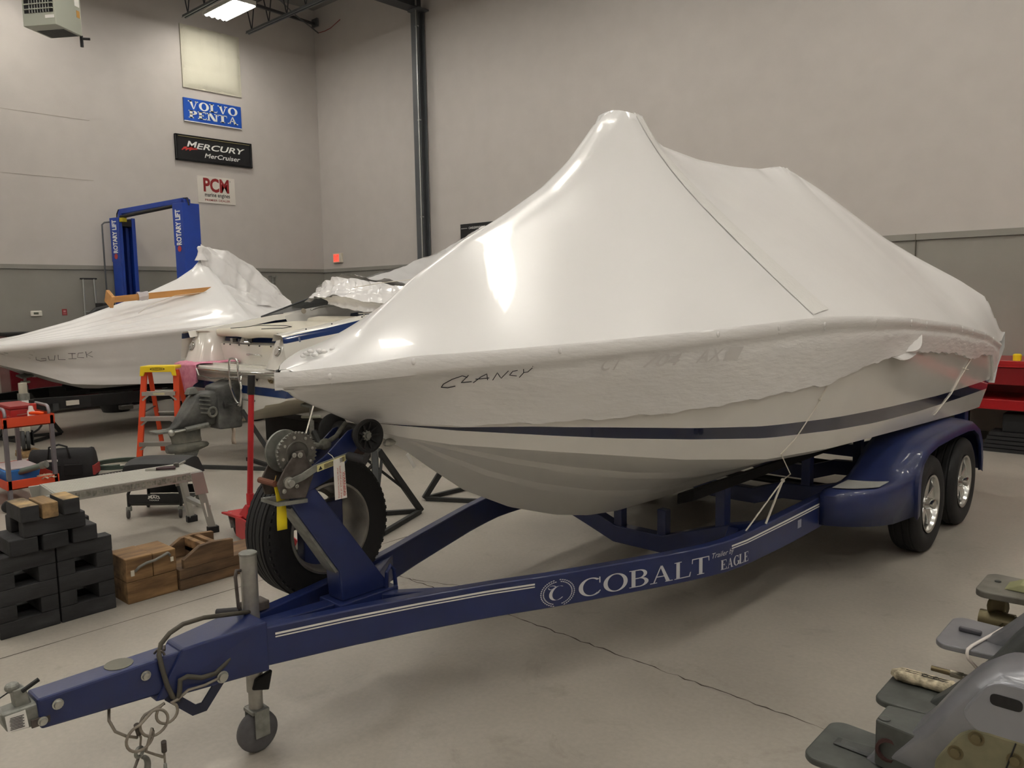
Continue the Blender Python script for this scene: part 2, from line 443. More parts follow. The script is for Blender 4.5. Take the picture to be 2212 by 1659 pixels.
# VOLVO PENTA
t = thing('dealer_sign', 'blue wall sign reading VOLVO PENTA in white slab letters', 'sign', (0, -2.465, 5.45))
MB().bb(0, .03, -.6, .6, -.222, .222).build('panel', blue, t, bevel=.003)
f = wl(-.6, -.222, .0312); m = MB()
put_serif(m, 'VOLVO', (.09, 1.12, .245, .40), f, gap=.06, S=.26, h=.11, e=.1, st=.13)
put_serif(m, 'PENTA', (.09, 1.12, .075, .22), f, gap=.06, S=.26, h=.11, e=.1, st=.13)
m.build('lettering', white, t)
MB().bb(0, .034, -.6, .6, -.222, -.205).build('bottom_strip', white, t)
# MERCURY MerCruiser
t = thing('dealer_sign', 'black framed wall sign reading MERCURY MerCruiser with red wave', 'sign', (0, -2.48, 4.72))
MB().bb(0, .035, -.8, .8, -.247, .247).build('panel', blk, t)
fr = MB()
for a in ((-.8, .8, -.247, -.215), (-.8, .8, .215, .247), (-.8, -.765, -.247, .247), (.765, .8, -.247, .247)): fr.bb(0, .06, *a)
fr.build('frame', mat('sign_frame', '#101113', .25), t, bevel=.008)
MB().bb(.06, .062, -.75, .75, .205, .214).build('gilt_line', mat('gilt', '#a99b72', .4, .5), t)
f = wl(-.8, -.247, .037); m = MB()
put_text(m, text_flat('M', 1, .02, .25), (.22, .44, .24, .385), f)
put_text(m, text_flat('ERCURY', 1, .018, .25), (.42, 1.45, .25, .365), f)
put_text(m, text_flat('MerCruiser', 1, .012, .25), (.58, 1.34, .10, .19), f)
m.build('lettering', white, t)
m = MB()
for k in range(3):
    x = .13+.075*k; m.add([f(x, .195), f(x+.06, .235), f(x+.16, .235), f(x+.13, .275), f(x+.04, .265), f(x-.01, .21)], [(0, 1, 2, 3, 4, 5)])
    m.add([f(x+.02, .22, .001), f(x+.13, .235, .001), f(x+.17, .26, .001), f(x+.09, .25, .001)], [(0, 1, 2, 3)])
m.build('wave_logo', mat('logo_red', '#c03a34', .4), t)
# PCM
t = thing('dealer_sign', 'white wall sign reading PCM marine engines PREMIER DEALER in red', 'sign', (0, -2.475, 3.965))
MB().bb(0, .015, -.395, .395, -.26, .26).build('panel', mat('pcm_white', '#d9d4ca', .4), t)
f = wl(-.395, -.26, .0165); red = mat('pcm_red', '#8c1f22', .4)
m = MB(); put_text(m, text_flat('PCM', 1, .035, 0, .8), (.12, .66, .215, .49), f); put_text(m, text_flat('PREMIER DEALER', 1, .01), (.14, .67, .04, .08), f)
m.build('red_lettering', red, t)
m = MB(); put_text(m, text_flat('marine engines', 1, .015), (.14, .67, .10, .20), f); put_text(m, text_flat('\u00ae', 1), (.675, .70, .44, .47), f); m.build('black_lettering', blk, t)
# EXIT
t = thing('exit_sign', 'lit red EXIT sign above the grey wainscot near the corner', 'exit sign', (.575, 0, 2.665))
MB().bb(-.155, .155, -.05, 0, -.10, .105).build('housing', mat('exit_cream', '#d9d0bd', .5), t, bevel=.006)
MB().bb(-.135, .075, -.052, -.05, -.085, .09).build('face', mat('exit_face', '#e98a76', .4, emit='#ff6a55', estr=.5), t)
m = MB(); put_text(m, text_flat('EXIT', 1, .02), (-.115, .055, -.055, .06), lambda u, v: (u, -.0535, v)); m.build('lettering', mat('exit_red', '#ff4a3c', .4, emit='#ff3322', estr=1.2), t)
# black marina sign partly behind the boats
t = thing('marina_sign', 'black wall sign reading Candlewood East Marina above the boats', 'sign', (4.95, 0, 2.93))
MB().bb(-.52, .52, -.03, 0, -.19, .185).build('panel', blk, t, bevel=.003)
m = MB(); put_text(m, text_flat('CANDLEWOOD EAST MARINA', 1, .006), (-.30, .30, .085, .125), lambda u, v: (u, -.0315, v))
for s in (-1, 1): m.bb(s*.42-.08, s*.42+.08, -.0318, -.031, .10, .106)
m.build('lettering', white, t)
# thermostat, red wall notice
t = thing('thermostat', 'white thermostat with small dark screen on the grey wainscot', 'thermostat', (.02, -5.90, 1.607))
MB().bb(0, .03, -.09, .09, -.048, .048).build('case', mat('plastic_white', '#e3dfd2', .4), t, bevel=.02, seg=3)
MB().bb(.0302, .0315, -.045, .03, -.015, .022).build('screen', mat('lcd', '#5c5f52', .3), t)
t = thing('wall_notice', 'small red printed notice beside the white thermostat', 'notice', (.02, -5.45, 1.62))
MB().bb(0, .006, -.04, .04, -.055, .055).build('card', mat('notice_red', '#8f2a2c', .5), t)
m = MB().bb(.0062, .007, -.02, .02, .0, .03).bb(.0062, .007, -.025, .025, -.035, -.028).bb(.0062, .007, -.025, .025, -.02, -.015); m.build('print', mat('notice_print', '#c9868a', .5), t)

# ------------------------------------------------------------------ near trailer (local axes: x back along the trailer, y to its far side, z up)
TR = (12.5478, -9.9268, 0.0); TRZ = math.radians(89.244)
M_navy = mat('trailer_navy_paint', '#1b2858', .38, noise=.12, nscale=7, coat=.25, bump=.03, bscale=80)
M_rub = mat('tyre_rubber', '#1b1b1c', .75, bump=.1, bscale=120)
M_galv = mat('dull_galvanised', '#8d8e88', .5, .5, noise=.25, nscale=25)
M_zinc = mat('bright_zinc', '#b9b9b2', .35, .85)
M_alu = mat('polished_alloy', '#d2d2cf', .22, .95)
M_rust = mat('rusty_steel', '#6f6862', .55, .5, col2='#4f4844', nscale=18)
M_black = mat('satin_black', '#141416', .5)
M_carpet = mat('bunk_carpet', '#0f0f12', .95, bump=.3, bscale=300)
M_cordw = mat('white_cord', '#d9d4c8', .7)
M_decal = mat('silver_decal', '#c9cacd', .4)
M_white = mat('gloss_white', '#eceae4', .3)
TRL = thing('boat_trailer', 'dark blue tandem-axle boat trailer lettered COBALT carrying the nearest wrapped boat', 'boat trailer', TR, TRZ)
NEAR = [(.78, -.09), (1.10, -.17), (1.40, -.26), (1.70, -.365), (1.99, -.49), (2.30, -.61), (2.60, -.725), (2.80, -.79), (2.95, -.83), (3.12, -.85), (3.6, -.86), (4.9, -.86), (6.75, -.86)]
def near_t(s): return interp(s, NEAR)
def top_z(s): return interp(s, [(.78, .56), (1.99, .527), (2.8, .515), (3.6, .53), (4.8, .535), (6.8, .535)])
def bot_z(s): return interp(s, [(.78, .41), (1.99, .375), (2.8, .358), (3.6, .345), (6.8, .345)])
for sg in (-1, 1):
    m = MB(); rows = []
    for s in [.78+.12*i for i in range(50)]:
        t0 = -near_t(s)*sg; t1 = t0-.055*sg; z1, z0 = top_z(s), bot_z(s)
        rows.append([(s, t0, z0), (s, t0, z1), (s, t1, z1), (s, t1, z0)])
    m.grid(rows, closed_v=True); m.add(rows[0], [(0, 1, 2, 3)]); m.add(rows[-1], [(0, 1, 2, 3)])
    m.build('frame_rail', M_navy, TRL, bevel=.006, smooth=35)
m = MB().hexa([(.055, -.05, .462), (.5, -.05, .425), (.5, .05, .425), (.055, .05, .462), (.05, -.05, .56), (.5, -.05, .56), (.5, .05, .56), (.05, .05, .56)])
m.build('tongue_tube', M_navy, TRL, bevel=.008)
m = MB().hexa([(.40, -.058, .415), (.80, -.105, .395), (.80, .105, .395), (.40, .058, .415), (.50, -.06, .57), (.80, -.105, .585), (.80, .105, .585), (.50, .06, .57)])
m.build('tongue_gusset', M_navy, TRL, bevel=.007)
m = MB().hexa([(.78, -.035, .42), (1.20, -.035, .42), (1.20, .035, .42), (.78, .035, .42), (.78, -.035, .55), (1.20, -.035, .53), (1.20, .035, .53), (.78, .035, .55)])
m.build('centre_beam', M_navy, TRL, bevel=.006)
MB().hexa([(1.14, -.075, .40), (1.44, -.075, .40), (1.44, .075, .40), (1.14, .075, .40), (1.14, -.075, .535), (1.44, -.075, .535), (1.44, .075, .535), (1.14, .075, .535)]).build('post_saddle', M_navy, TRL, bevel=.005)
MB().beam((1.36, -.06, .465), (1.72, -.35, .455), .05, .12).beam((1.36, .06, .465), (1.72, .35, .455), .05, .12).build('diagonal_brace', M_navy, TRL, bevel=.005)
MB().tube([(1.39, -.055, .53), (1.395, -.055, .60), (1.415, -.055, .625), (1.435, -.055, .60), (1.44, -.055, .53)], .009, 8).build('tie_loop', M_navy, TRL)
# drop cross members with bunk uprights
def cross(s, zc, parent):
    m = MB(); z_e = .46
    pts = [(s, -.82, z_e), (s, -.62, z_e-.05), (s, -.38, zc+.07), (s, -.18, zc), (s, .18, zc), (s, .38, zc+.07), (s, .62, z_e-.05), (s, .82, z_e)]
    m.path(pts, .08, .11, (0, 0, 1)); m.build('cross_member', M_navy, parent, bevel=.006)
for s, zc in ((3.42, .26), (4.6, .33), (5.55, .33), (6.5, .36)): cross(s, zc, TRL)
MB().hexa([(3.0, -.82, .36), (3.5, -.62, .33), (3.5, -.55, .33), (3.06, -.75, .36), (3.0, -.82, .50), (3.5, -.62, .44), (3.5, -.55, .44), (3.06, -.75, .50)]).build('corner_gusset', M_navy, TRL, bevel=.004)
m = MB()
for s in (3.42, 4.6, 5.55, 6.5):
    for t in (-.55, .55): m.bb(s-.035, s+.035, t-.03, t+.03, .40, .68)
    if s < 4:
        for t in (-.16, .16): m.bb(s-.03, s+.03, t-.03, t+.03, .28, .47)
m.build('bunk_upright', M_navy, TRL, bevel=.004)
for sg in (-1, 1):
    MB().hexa([(3.0, sg*.50, .64), (6.75, sg*.50, .605), (6.75, sg*.60, .64), (3.0, sg*.60, .675), (3.0, sg*.50, .70), (6.75, sg*.50, .65), (6.75, sg*.60, .69), (3.0, sg*.60, .735)]).build('bunk', M_carpet, TRL, bevel=.01)
MB().bb(6.45, 6.55, -1.06, -.98, .50, 1.0).bb(6.45, 6.55, -.98, -.86, .46, .54).build('guide_post', M_navy, TRL, bevel=.004)
MB().bb(6.45, 6.55, .98, 1.06, .50, 1.0).bb(6.45, 6.55, .86, .98, .46, .54).build('guide_post', M_navy, TRL, bevel=.004)
for s in (5.1, 5.94): 
    m = MB().cyl((s, -1.02, .335), (s, 1.02, .335), .03, n=12)
    m.build('axle', M_black, TRL)
    for sg in (-1, 1): pass
m = MB()
for sg in (-1, 1): m.beam((4.7, sg*.84, .33), (6.3, sg*.84, .33), .06, .03)
m.build('leaf_spring', M_black, TRL)
# wheels
def wheel(s, sg):
    w = thing0('wheel', TRL, (s, sg*1.10, .33))
    a = (0, sg, 0)   # axis pointing outward
    R = .33
    prof = [(-.085, .20), (-.10, .235), (-.10, .285), (-.088, .312), (-.07, .325), (-.055, .33), (-.05, .324), (-.042, .324), (-.037, .33), (.0-.004, .33), (-.001, .323), (.006, .323), (.009, .33),
            (.037, .33), (.042, .324), (.05, .324), (.055, .33), (.07, .325), (.088, .312), (.10, .285), (.10, .235), (.085, .20)]
    ty = MB().lathe((0, 0, 0), a, prof, 56, caps=False)
    o = ty.build('tyre', M_rub, w, smooth=40)
    rm = MB().lathe((0, 0, 0), a, [(-.08, .19), (.075, .182), (.088, .196), (.094, .196), (.09, .182), (.05, .165), (.02, .16), (.02, .0)], 48, caps=False)
    rm.build('rim', M_alu, w, smooth=35)
    sp = MB()
    for k in range(5):
        th = 2*PI*k/5+.3; c, s2 = math.cos(th), math.sin(th)
        def P(r, q, h): return (c*r - s2*q, sg*h, s2*r + c*q)
        sp.add([P(.04, -.03, .062), P(.04, .03, .062), P(.172, .045, .07), P(.172, -.045, .07), P(.04, -.026, .03), P(.04, .026, .03), P(.172, .04, .03), P(.172, -.04, .03)],
               [(0, 1, 2, 3), (4, 7, 6, 5), (0, 4, 5, 1), (1, 5, 6, 2), (2, 6, 7, 3), (3, 7, 4, 0)])
    sp.build('spokes', M_alu, w, bevel=.006)
    MB().lathe((0, 0, 0), a, [(.02, .045), (.075, .04), (.115, .034), (.118, .028), (.118, 0)], 24, caps=False).build('hub_cap', mat('chrome', '#dcdcda', .08, 1.0), w, smooth=35)
    return w
def thing0(name, parent, loc, rot=(0, 0, 0)):
    o = bpy.data.objects.new(name, None); COL.objects.link(o); o.parent = parent; o.location = loc; o.rotation_euler = rot; o.empty_display_size = .05
    return o
for s in (5.1, 5.94):
    for sg in (-1, 1): wheel(s, sg)
# fenders
inn = [(4.02, .37), (4.02, .55), (4.06, .575), (4.16, .58), (4.36, .58), (4.48, .60), (4.60, .645), (4.76, .735), (4.92, .785), (5.15, .805), (5.5, .81), (5.85, .805), (6.08, .79), (6.24, .73), (6.33, .62), (6.37, .48), (6.375, .36)]
out = [(4.70, .33), (4.695, .52), (4.70, .56), (4.705, .575), (4.71, .59), (4.715, .61), (4.725, .64), (4.77, .71), (4.88, .755), (5.1, .785), (5.5, .79), (5.85, .785), (6.06, .77), (6.22, .71), (6.31, .61), (6.35, .48), (6.36, .36)]
opn = [(4.745, .33), (4.745, .50), (4.745, .53), (4.75, .55), (4.752, .565), (4.756, .58), (4.765, .60), (4.80, .655), (4.90, .70), (5.1, .725), (5.5, .73), (5.85, .725), (6.03, .71), (6.17, .655), (6.25, .57), (6.29, .46), (6.30, .36)]
for sg in (-1, 1):
    f0 = thing0('fender', TRL, (0, 0, 0))
    m = MB(); rows = []
    for k in range(11):
        w = k/10; e = 1-math.sqrt(max(0, 1-w*w)); t = .865+.335*w
        rows.append([(a[0]+(b[0]-a[0])*e, sg*t, a[1]+(b[1]-a[1])*(w**3)) for a, b in zip(inn, out)])
    rows.append([(p[0], sg*1.222, p[1]-.02) for p in out])
    rows.append([(p[0], sg*1.224, p[1]) for p in opn])
    rows.append([(p[0]+.002, sg*1.20, p[1]-.004) for p in opn])
    m.grid(rows); m.build('fender_shell', M_navy, f0, smooth=50, solid=.006)
    st = MB(); rr = []
    for k in range(9):
        w = .12+.62*k/8; e = 1-math.sqrt(1-w*w); t = .865+.335*w
        xa = 4.06+(4.70-4.06)*e; xb = 4.36+(4.71-4.36)*e
        rr.append([(xa+.05*(1-e), sg*t, .5835+.0*e), (xb, sg*t, .5845)])
    st.grid(rr); st.build('step_pad', mat('tread_grey', '#a9a9a4', .8, bump=.5, bscale=250), f0, solid=-.004)
    q = MB().box((4.33, sg*1.085, .475), (.012, .10, .05), (0, 0, -sg*.75)); q.build('marker_bezel', M_black, f0, bevel=.003)
    q = MB().box((4.325, sg*1.088, .475), (.018, .08, .034), (0, 0, -sg*.75)); q.build('amber_marker', mat('amber_lens', '#e08a1c', .2, emit='#c06a10', estr=.15), f0, bevel=.004)
    MB().bb(6.36, 6.40, sg*1.05, sg*1.2, .40, .52).build('tail_lamp', mat('lens_red', '#8a2a2a', .25), f0, bevel=.006)
# decals on the near rail
def face(s, z, off=.0015):
    d = .05; a = near_t(s-d); b = near_t(s+d); n = Vector((b-a, -2*d, 0)).normalized()
    return (s+n.x*off, near_t(s)+n.y*off, z)
def zz(s, k): return bot_z(s)+(top_z(s)-bot_z(s))*k
m = MB()
for (s0, s1) in ((.83, 1.90), (2.98, 4.05)):
    for k0, k1 in ((.70, .735), (.77, .825)):
        m.grid([[face(s0+(s1-s0)*i/24, zz(s0+(s1-s0)*i/24, k)) for k in (k0, k1)] for i in range(25)])
m.build('pinstripe', M_white, TRL)
m = MB(); F = lambda u, v: face(u, zz(u, v))
put_serif(m, 'COBALT', (2.105, 2.82, .16, .70), F, gap=.07, S=.17, h=.055, e=.09, st=.045)
put_serif(m, 'EAGLE', (2.90, 3.13, .13, .44), F, gap=.05, S=.24, h=.06, e=.07, st=.05)
put_text(m, text_flat('Trailer by', 1, 0, .3), (2.84, 3.0, .52, .74), F)
# wreath emblem with a script C
cx_, cy_ = 2.005, .43
for k in range(40):
    th = -PI/2+.18+(2*PI-.36-.3)*k/39+.15; 
    if abs(((th-PI/2+PI) % (2*PI))-PI) < .16: continue
    for rr_ in (.9, 1.05):
        a = th+(.05 if rr_ > 1 else -.05); x, y = math.cos(a)*rr_, math.sin(a)*rr_; tx, ty = -math.sin(a), math.cos(a); d = 1 if math.cos(th) > 0 else -1
        P = lambda r, q: F(cx_+.075*(x+tx*q*d+math.cos(a)*r), cy_+.38*(y+ty*q*d+math.sin(a)*r))
        m.add([P(0, -.06), P(.05, .01), P(0, .09), P(-.05, .01)], [(0, 1, 2, 3)])
cs = []
for i in range(26):
    th = math.radians(60+260*i/25); cs.append((cx_+.042*math.cos(th)*.8+.012*math.sin(th)*.6, cy_+.21*math.sin(th)))
for i in range(25):
    a, b = cs[i], cs[i+1]; w = .003+.0045*math.sin(PI*i/24)
    m.add([F(a[0]-w, a[1]), F(a[0]+w, a[1]), F(b[0]+w, b[1]), F(b[0]-w, b[1])], [(0, 1, 2, 3)])
for i in range(14):
    t0, t1 = i/14*5.2, (i+1)/14*5.2; r0, r1 = .022*(1-i/22), .022*(1-(i+1)/22)
    a = (cx_-.03+r0*math.cos(t0), cy_+.17+r0*4*math.sin(t0)); b = (cx_-.03+r1*math.cos(t1), cy_+.17+r1*4*math.sin(t1))
    m.add([F(a[0]-.0015, a[1]-.008), F(a[0]+.0015, a[1]+.008), F(b[0]+.0015, b[1]+.008), F(b[0]-.0015, b[1]-.008)], [(0, 1, 2, 3)])
m.build('lettering', M_decal, TRL)
MB().grid([[face(3.72+.05*i, zz(3.7, k)) for k in (.36, .62)] for i in range(2)]).build('vin_sticker', mat('vin_foil', '#9fa3b4', .3, .3), TRL)
# coupler
cp = thing0('coupler', TRL, (0, 0, 0))
m = MB().hexa([(-.03, -.035, .478), (.09, -.044, .47), (.09, .044, .47), (-.03, .035, .478), (-.045, -.032, .545), (.09, -.044, .548), (.09, .044, .548), (-.045, .032, .545)])
m.build('coupler_body', M_galv, cp, bevel=.012, seg=3)
MB().hexa([(.0, -.022, .54), (.045, -.022, .54), (.045, .022, .54), (.0, .022, .54), (-.005, -.02, .60), (.03, -.02, .60), (.03, .02, .60), (-.005, .02, .60)]).ball((.0, 0, .605), .022, 10, 8, (1, .9, .7)).build('coupler_latch', M_galv, cp, bevel=.004)
MB().cyl((.02, -.02, .59), (.065, -.03, .615), .007, n=8).build('latch_pin', M_black, cp)
MB().tube([(.04, .03, .56), (.0, .05, .57), (-.05, .04, .555), (-.075, .0, .525), (-.06, -.03, .50)], .0025, 6).build('safety_wire', M_black, cp)
MB().add([(-.03, -.0395, .485), (.025, -.0435, .482), (.02, -.0395, .538), (-.034, -.0365, .536)], [(0, 1, 2, 3)]).build('paper_label', M_white, cp, solid=-.001)
m = MB()
for r in range(9):
    z = .49+.0045*r; m.add([(-.024+.001*(r % 3), -.0415, z), (.014-.004*(r % 2), -.0441, z-.001), (.014-.004*(r % 2), -.0440, z+.0015), (-.024+.001*(r % 3), -.0414, z+.002)], [(0, 1, 2, 3)])
m.build('label_print', M_black, cp)
MB().bb(.03, .085, -.05, -.044, .475, .503).build('clamp_plate', M_rust, cp, bevel=.003)
m = MB()
for s, z, r in ((.06, .49, .011), (.105, .527, .013), (.374, .519, .013), (.625, .43, .017)): m.lathe((s, -.052 if s < .5 else -.083, z), (0, -1, 0), [(0, r*1.3), (.004, r*1.3), (.005, r), (.013, r*.9), (.015, 0)], 14, caps=False)
m.build('bolt', M_zinc, cp, smooth=35)
MB().lathe((.314, .01, .556), (0, 0, 1), [(0, .045), (.006, .045), (.008, .0)], 24, caps=False).build('tongue_cap', mat('worn_grey_cap', '#6d6b5f', .7), TRL)
# brake hose, safety cables, hooks
M_hose = mat('brake_hose', '#4a463c', .6, noise=.2, nscale=20)
MB().tube([(.80, .03, .585), (.76, .01, .60), (.70, .0, .615), (.60, -.02, .64), (.52, -.03, .645), (.47, -.035, .63), (.44, -.03, .60), (.425, -.045, .57), (.425, -.062, .53), (.435, -.068, .47), (.45, -.075, .42), (.465, -.08, .405), (.47, -.085, .44), (.475, -.083, .475), (.50, -.082, .478), (.55, -.083, .455), (.60, -.083, .452), (.64, -.083, .475), (.66, -.08, .49)], .0085, 8).build('brake_hose', M_hose, TRL, smooth=180)
MB().tube([(.42, -.02, .57), (.425, -.035, .585), (.435, -.05, .582), (.44, -.055, .568)], .004, 6).tube([(.455, -.02, .57), (.45, -.035, .59), (.44, -.05, .584)], .004, 6).build('wire_ring', M_rust, TRL)
MB().path([(.44, -.06, .425), (.52, -.075, .345), (.555, -.078, .345), (.62, -.075, .415)], .035, .006, (0, 1, 0)).build('chain_bracket', mat('dark_navy_strap', '#1b2036', .5), TRL)
M_cab = mat('coated_cable', '#8a8276', .5, noise=.2, nscale=30)
def coil(c, r, a0, a1, n, ax=(1, 0, 0), dx=.0):
    return [(c[0]+r*math.cos(a0+(a1-a0)*i/n), c[1]+dx*i/n, c[2]+r*math.sin(a0+(a1-a0)*i/n)) for i in range(n+1)]
p = [(.62, -.085, .432), (.56, -.085, .425), (.50, -.085, .43), (.46, -.085, .41)] + coil((.425, -.085, .375), .035, 1.2, -4.6, 18, dx=.01) + coil((.38, -.075, .36), .045, 2.2, 8.0, 20, dx=-.012) + coil((.33, -.09, .33), .045, 1.6, 6.6, 18, dx=.01) + [(.345, -.085, .275), (.40, -.085, .23)]
MB().tube(p, .005, 7).build('safety_cable', M_cab, TRL, smooth=180)
MB().tube([(.27, .0, .43), (.26, -.02, .395), (.27, -.04, .36), (.30, -.05, .335), (.335, -.05, .315)], .005, 7).build('safety_cable', M_cab, TRL, smooth=180)
def hook(loc, rz, flat):
    h = thing0('safety_hook', TRL, loc, (0, 0, rz))
    MB().tube([(0, 0, .03), (.012, 0, .0), (.006, 0, -.03)], .004, 6).build('link', M_cab, h)
    MB().cyl((-.004, 0, .055), (.006, 0, .015), .009, n=10).build('crimp_sleeve', M_rust, h)
    sc = .3 if flat else 1
    pts = [(.016*math.cos(a)*sc, 0, -.045+.016*math.sin(a)) for a in [2*PI*i/14 for i in range(14)]]
    MB().tube(pts, .006, 8, closed=True).build('hook_eye', M_galv, h, smooth=180)
    pts = []
    for i in range(15):
        a = math.radians(70-255*i/14); pts.append(((.002+.032*math.cos(a))*sc, 0, -.105+.038*math.sin(a)))
    MB().tube(pts, .010, 10, scale=[.7+.5*math.sin(PI*i/14) for i in range(15)]).build('hook_bend', M_galv, h, smooth=180)
    MB().beam((.0, 0, -.055), (-.032*sc, 0, -.098), .008, .006).build('hook_gate', M_rust, h)
hook((.335, -.055, .31), .45, False)
hook((.405, -.085, .23), 1.2, True)
# tongue jack
jk = thing0('tongue_jack', TRL, (.83, .07, 0))
J = mat('jack_zinc', '#a9a7a0', .42, .6, noise=.2, nscale=14)
MB().cyl((0, 0, .25), (0, 0, .80), .032, n=24).build('outer_tube', J, jk, smooth=35)
MB().cyl((0, 0, .17), (0, 0, .30), .027, n=20).build('inner_tube', J, jk, smooth=35)
MB().lathe((0, 0, .795), (0, 0, 1), [(0, .034), (.008, .034), (.012, .028), (.012, 0)], 24, caps=False).build('top_cap', M_galv, jk, smooth=35)
MB().tube([(-.033, .0, .74), (-.05, .0, .745), (-.056, 0, .72), (-.05, -.0, .60), (-.045, -.0, .585)], .007, 8).build('crank_arm', M_rust, jk, smooth=180)
MB().cyl((-.045, -.0, .585), (-.10, .075, .575), .014, n=14).build('crank_grip', mat('black_grip', '#2b2a2c', .7), jk, smooth=35)
MB().bb(-.02, .07, -.02, .05, .565, .60).build('mount_bracket', M_rust, jk, bevel=.004)
MB().hexa([(-.03, -.04, .27), (.035, -.045, .25), (.04, -.03, .25), (-.03, -.025, .27), (-.02, -.045, .31), (.05, -.055, .33), (.05, -.03, .33), (-.02, -.03, .31)]).build('strap_knot', mat('torn_black_strap', '#151515', .8), jk, bevel=.006)
MB().bb(-.035, .035, -.036, .036, .165, .18).bb(-.028, .034, -.042, -.035, .07, .18).bb(-.028, .034, .035, .042, .07, .18).build('caster_fork', M_galv, jk, bevel=.003)
MB().lathe((0, -.03, .082), (0, 1, 0), [(0, .0), (0, .03), (.004, .068), (.014, .08), (.03, .082), (.046, .08), (.056, .068), (.06, .03), (.06, 0)], 36, caps=False).build('caster_wheel', mat('grey_caster', '#5d5c5e', .7, noise=.2, nscale=20), jk, smooth=60)
# winch post
PS = thing0('winch_post', TRL, (0, 0, 0))
def plate(poly, t0, t1): return MB().prism(poly, lambda a, b, w: (a, w, b), t0, t1)
plate([(1.17, .535), (1.40, .535), (1.40, .56), (1.30, .70), (1.095, .99), (1.045, 1.055), (.945, 1.0), (.975, .95), (1.16, .665)], -.05, .05).build('lower_leg', M_navy, PS, bevel=.006)
MB().hexa([(1.148, -.04, .66), (1.172, -.04, .67), (1.172, .04, .67), (1.148, .04, .66), (.955, -.04, .965), (.98, -.04, .975), (.98, .04, .975), (.955, .04, .965)]).build('back_flange', M_galv, PS)
for s in (-1, 1): plate([(.945, 1.0), (1.06, 1.03), (1.16, 1.065), (1.275, 1.165), (1.315, 1.205), (1.28, 1.245), (1.225, 1.235), (1.12, 1.155), (1.0, 1.09)], s*.055, s*.047).build('upper_arm', M_navy, PS, bevel=.002)
rl = thing0('bow_roller', TRL, (1.275, 0, 1.215))
MB().lathe((0, -.085, 0), (0, 1, 0), [(0, .0), (0, .045), (.03, .036), (.085, .03), (.14, .036), (.17, .045), (.17, 0)], 28, caps=False).build('spool', M_rub, rl, smooth=50)
for s in (-1, 1):
    m = MB().lathe((0, s*.07, 0), (0, s, 0), [(0, .03), (.012, .05), (.045, .068), (.06, .069), (.062, .06), (.045, .048), (.035, .022), (.035, 0)], 36, caps=False)
    m.build('roller_bell', M_rub, rl, smooth=40)
    m = MB()
    for k in range(9):
        a = 2*PI*k/9; m.beam((.02*math.cos(a), s*.112, .02*math.sin(a)), (.055*math.cos(a), s*.122, .055*math.sin(a)), .006, .012, (0, s, 0))
    m.build('bell_rib', M_rub, rl)
    MB().lathe((0, s*.1, 0), (0, s, 0), [(0, .022), (.014, .022), (.015, .012), (.025, .011), (.026, 0)], 18, caps=False).build('axle_nut', M_galv, rl, smooth=35)
wn = thing0('winch', TRL, (.985, 0, 1.18))
M_gear = mat('winch_steel', '#75736d', .45, .7, noise=.3, nscale=20)
m = MB(); pf = []
for k in range(140): r = .085 if (k//2) % 2 else .0785; pf.append((r*math.cos(2*PI*k/140), r*math.sin(2*PI*k/140)))
m.prism(pf, lambda a, b, w: (a, w, b), -.062, -.05); m.build('gear_plate', M_gear, wn)
MB().lathe((0, -.062, 0), (0, -1, 0), [(0, .052), (.003, .05), (.003, .046), (-.0, .044), (-.0, .0)], 32, caps=False).build('gear_boss', M_gear, wn, smooth=35)
m = MB()
for k in range(8):
    a = 2*PI*k/8+.2; m.lathe((.065*math.cos(a), -.062, .065*math.sin(a)), (0, -1, 0), [(0, .006), (.004, .006), (.005, 0)], 10, caps=False)
m.build('rivet', M_zinc, wn)
MB().lathe((0, -.05, 0), (0, 1, 0), [(0, .0), (0, .078), (.008, .08), (.01, .045), (.075, .045), (.077, .082), (.085, .084), (.087, 0)], 40, caps=False).build('drum', M_galv, wn, smooth=40)
plate([(-.085, -.16), (.02, -.175), (.06, -.09), (.02, .012), (-.012, .012), (-.06, -.04), (-.10, -.10)], -.075, -.066).build('side_plate', M_rust, wn, bevel=.004)
plate([(-.085, -.16), (.02, -.175), (.06, -.09), (.02, .0), (-.06, -.04), (-.10, -.10)], .045, .053).build('side_plate', M_rust, wn, bevel=.004)
MB().hexa([(-.10, -.07, -.185), (.03, -.07, -.195), (.03, .05, -.195), (-.10, .05, -.185), (-.10, -.07, -.17), (.03, -.07, -.18), (.03, .05, -.18), (-.10, .05, -.17)]).build('winch_base', M_galv, wn)
m = MB()
for a, b, r in ((.0, -.003, .011), (-.025, .0, .009), (-.05, -.10, .008), (-.075, -.13, .009), (-.02, -.12, .008)): m.lathe((a, -.075, b), (0, -1, 0), [(0, r), (.006, r), (.007, r*.6), (.012, r*.5), (.012, 0)], 12, caps=False)
m.build('bolt', M_zinc, wn)
MB().path([(-.06, -.088, -.10), (.0, -.092, -.085), (.05, -.097, -.062), (.21, -.10, -.035)], .028, .006, (0, 1, 0)).build('crank_arm', M_galv, wn, bevel=.002)
MB().lathe((-.055, -.075, -.10), (0, -1, 0), [(0, .022), (.012, .022), (.014, .013), (.03, .013), (.03, 0)], 14, caps=False).build('crank_nut', M_zinc, wn, smooth=35)
MB().cyl((.205, -.10, -.036), (.225, -.185, -.045), .017, n=18).build('crank_grip', mat('black_grip', '#2b2a2c', .7), wn, smooth=35)
MB().add([(.055, -.1045, -.075), (.185, -.1065, -.053), (.185, -.1065, -.028), (.055, -.1045, -.050)], [(0, 1, 2, 3)]).build('warning_sticker', mat('sticker_yellow', '#d8cf95', .5), wn, solid=-.001)
m = MB()
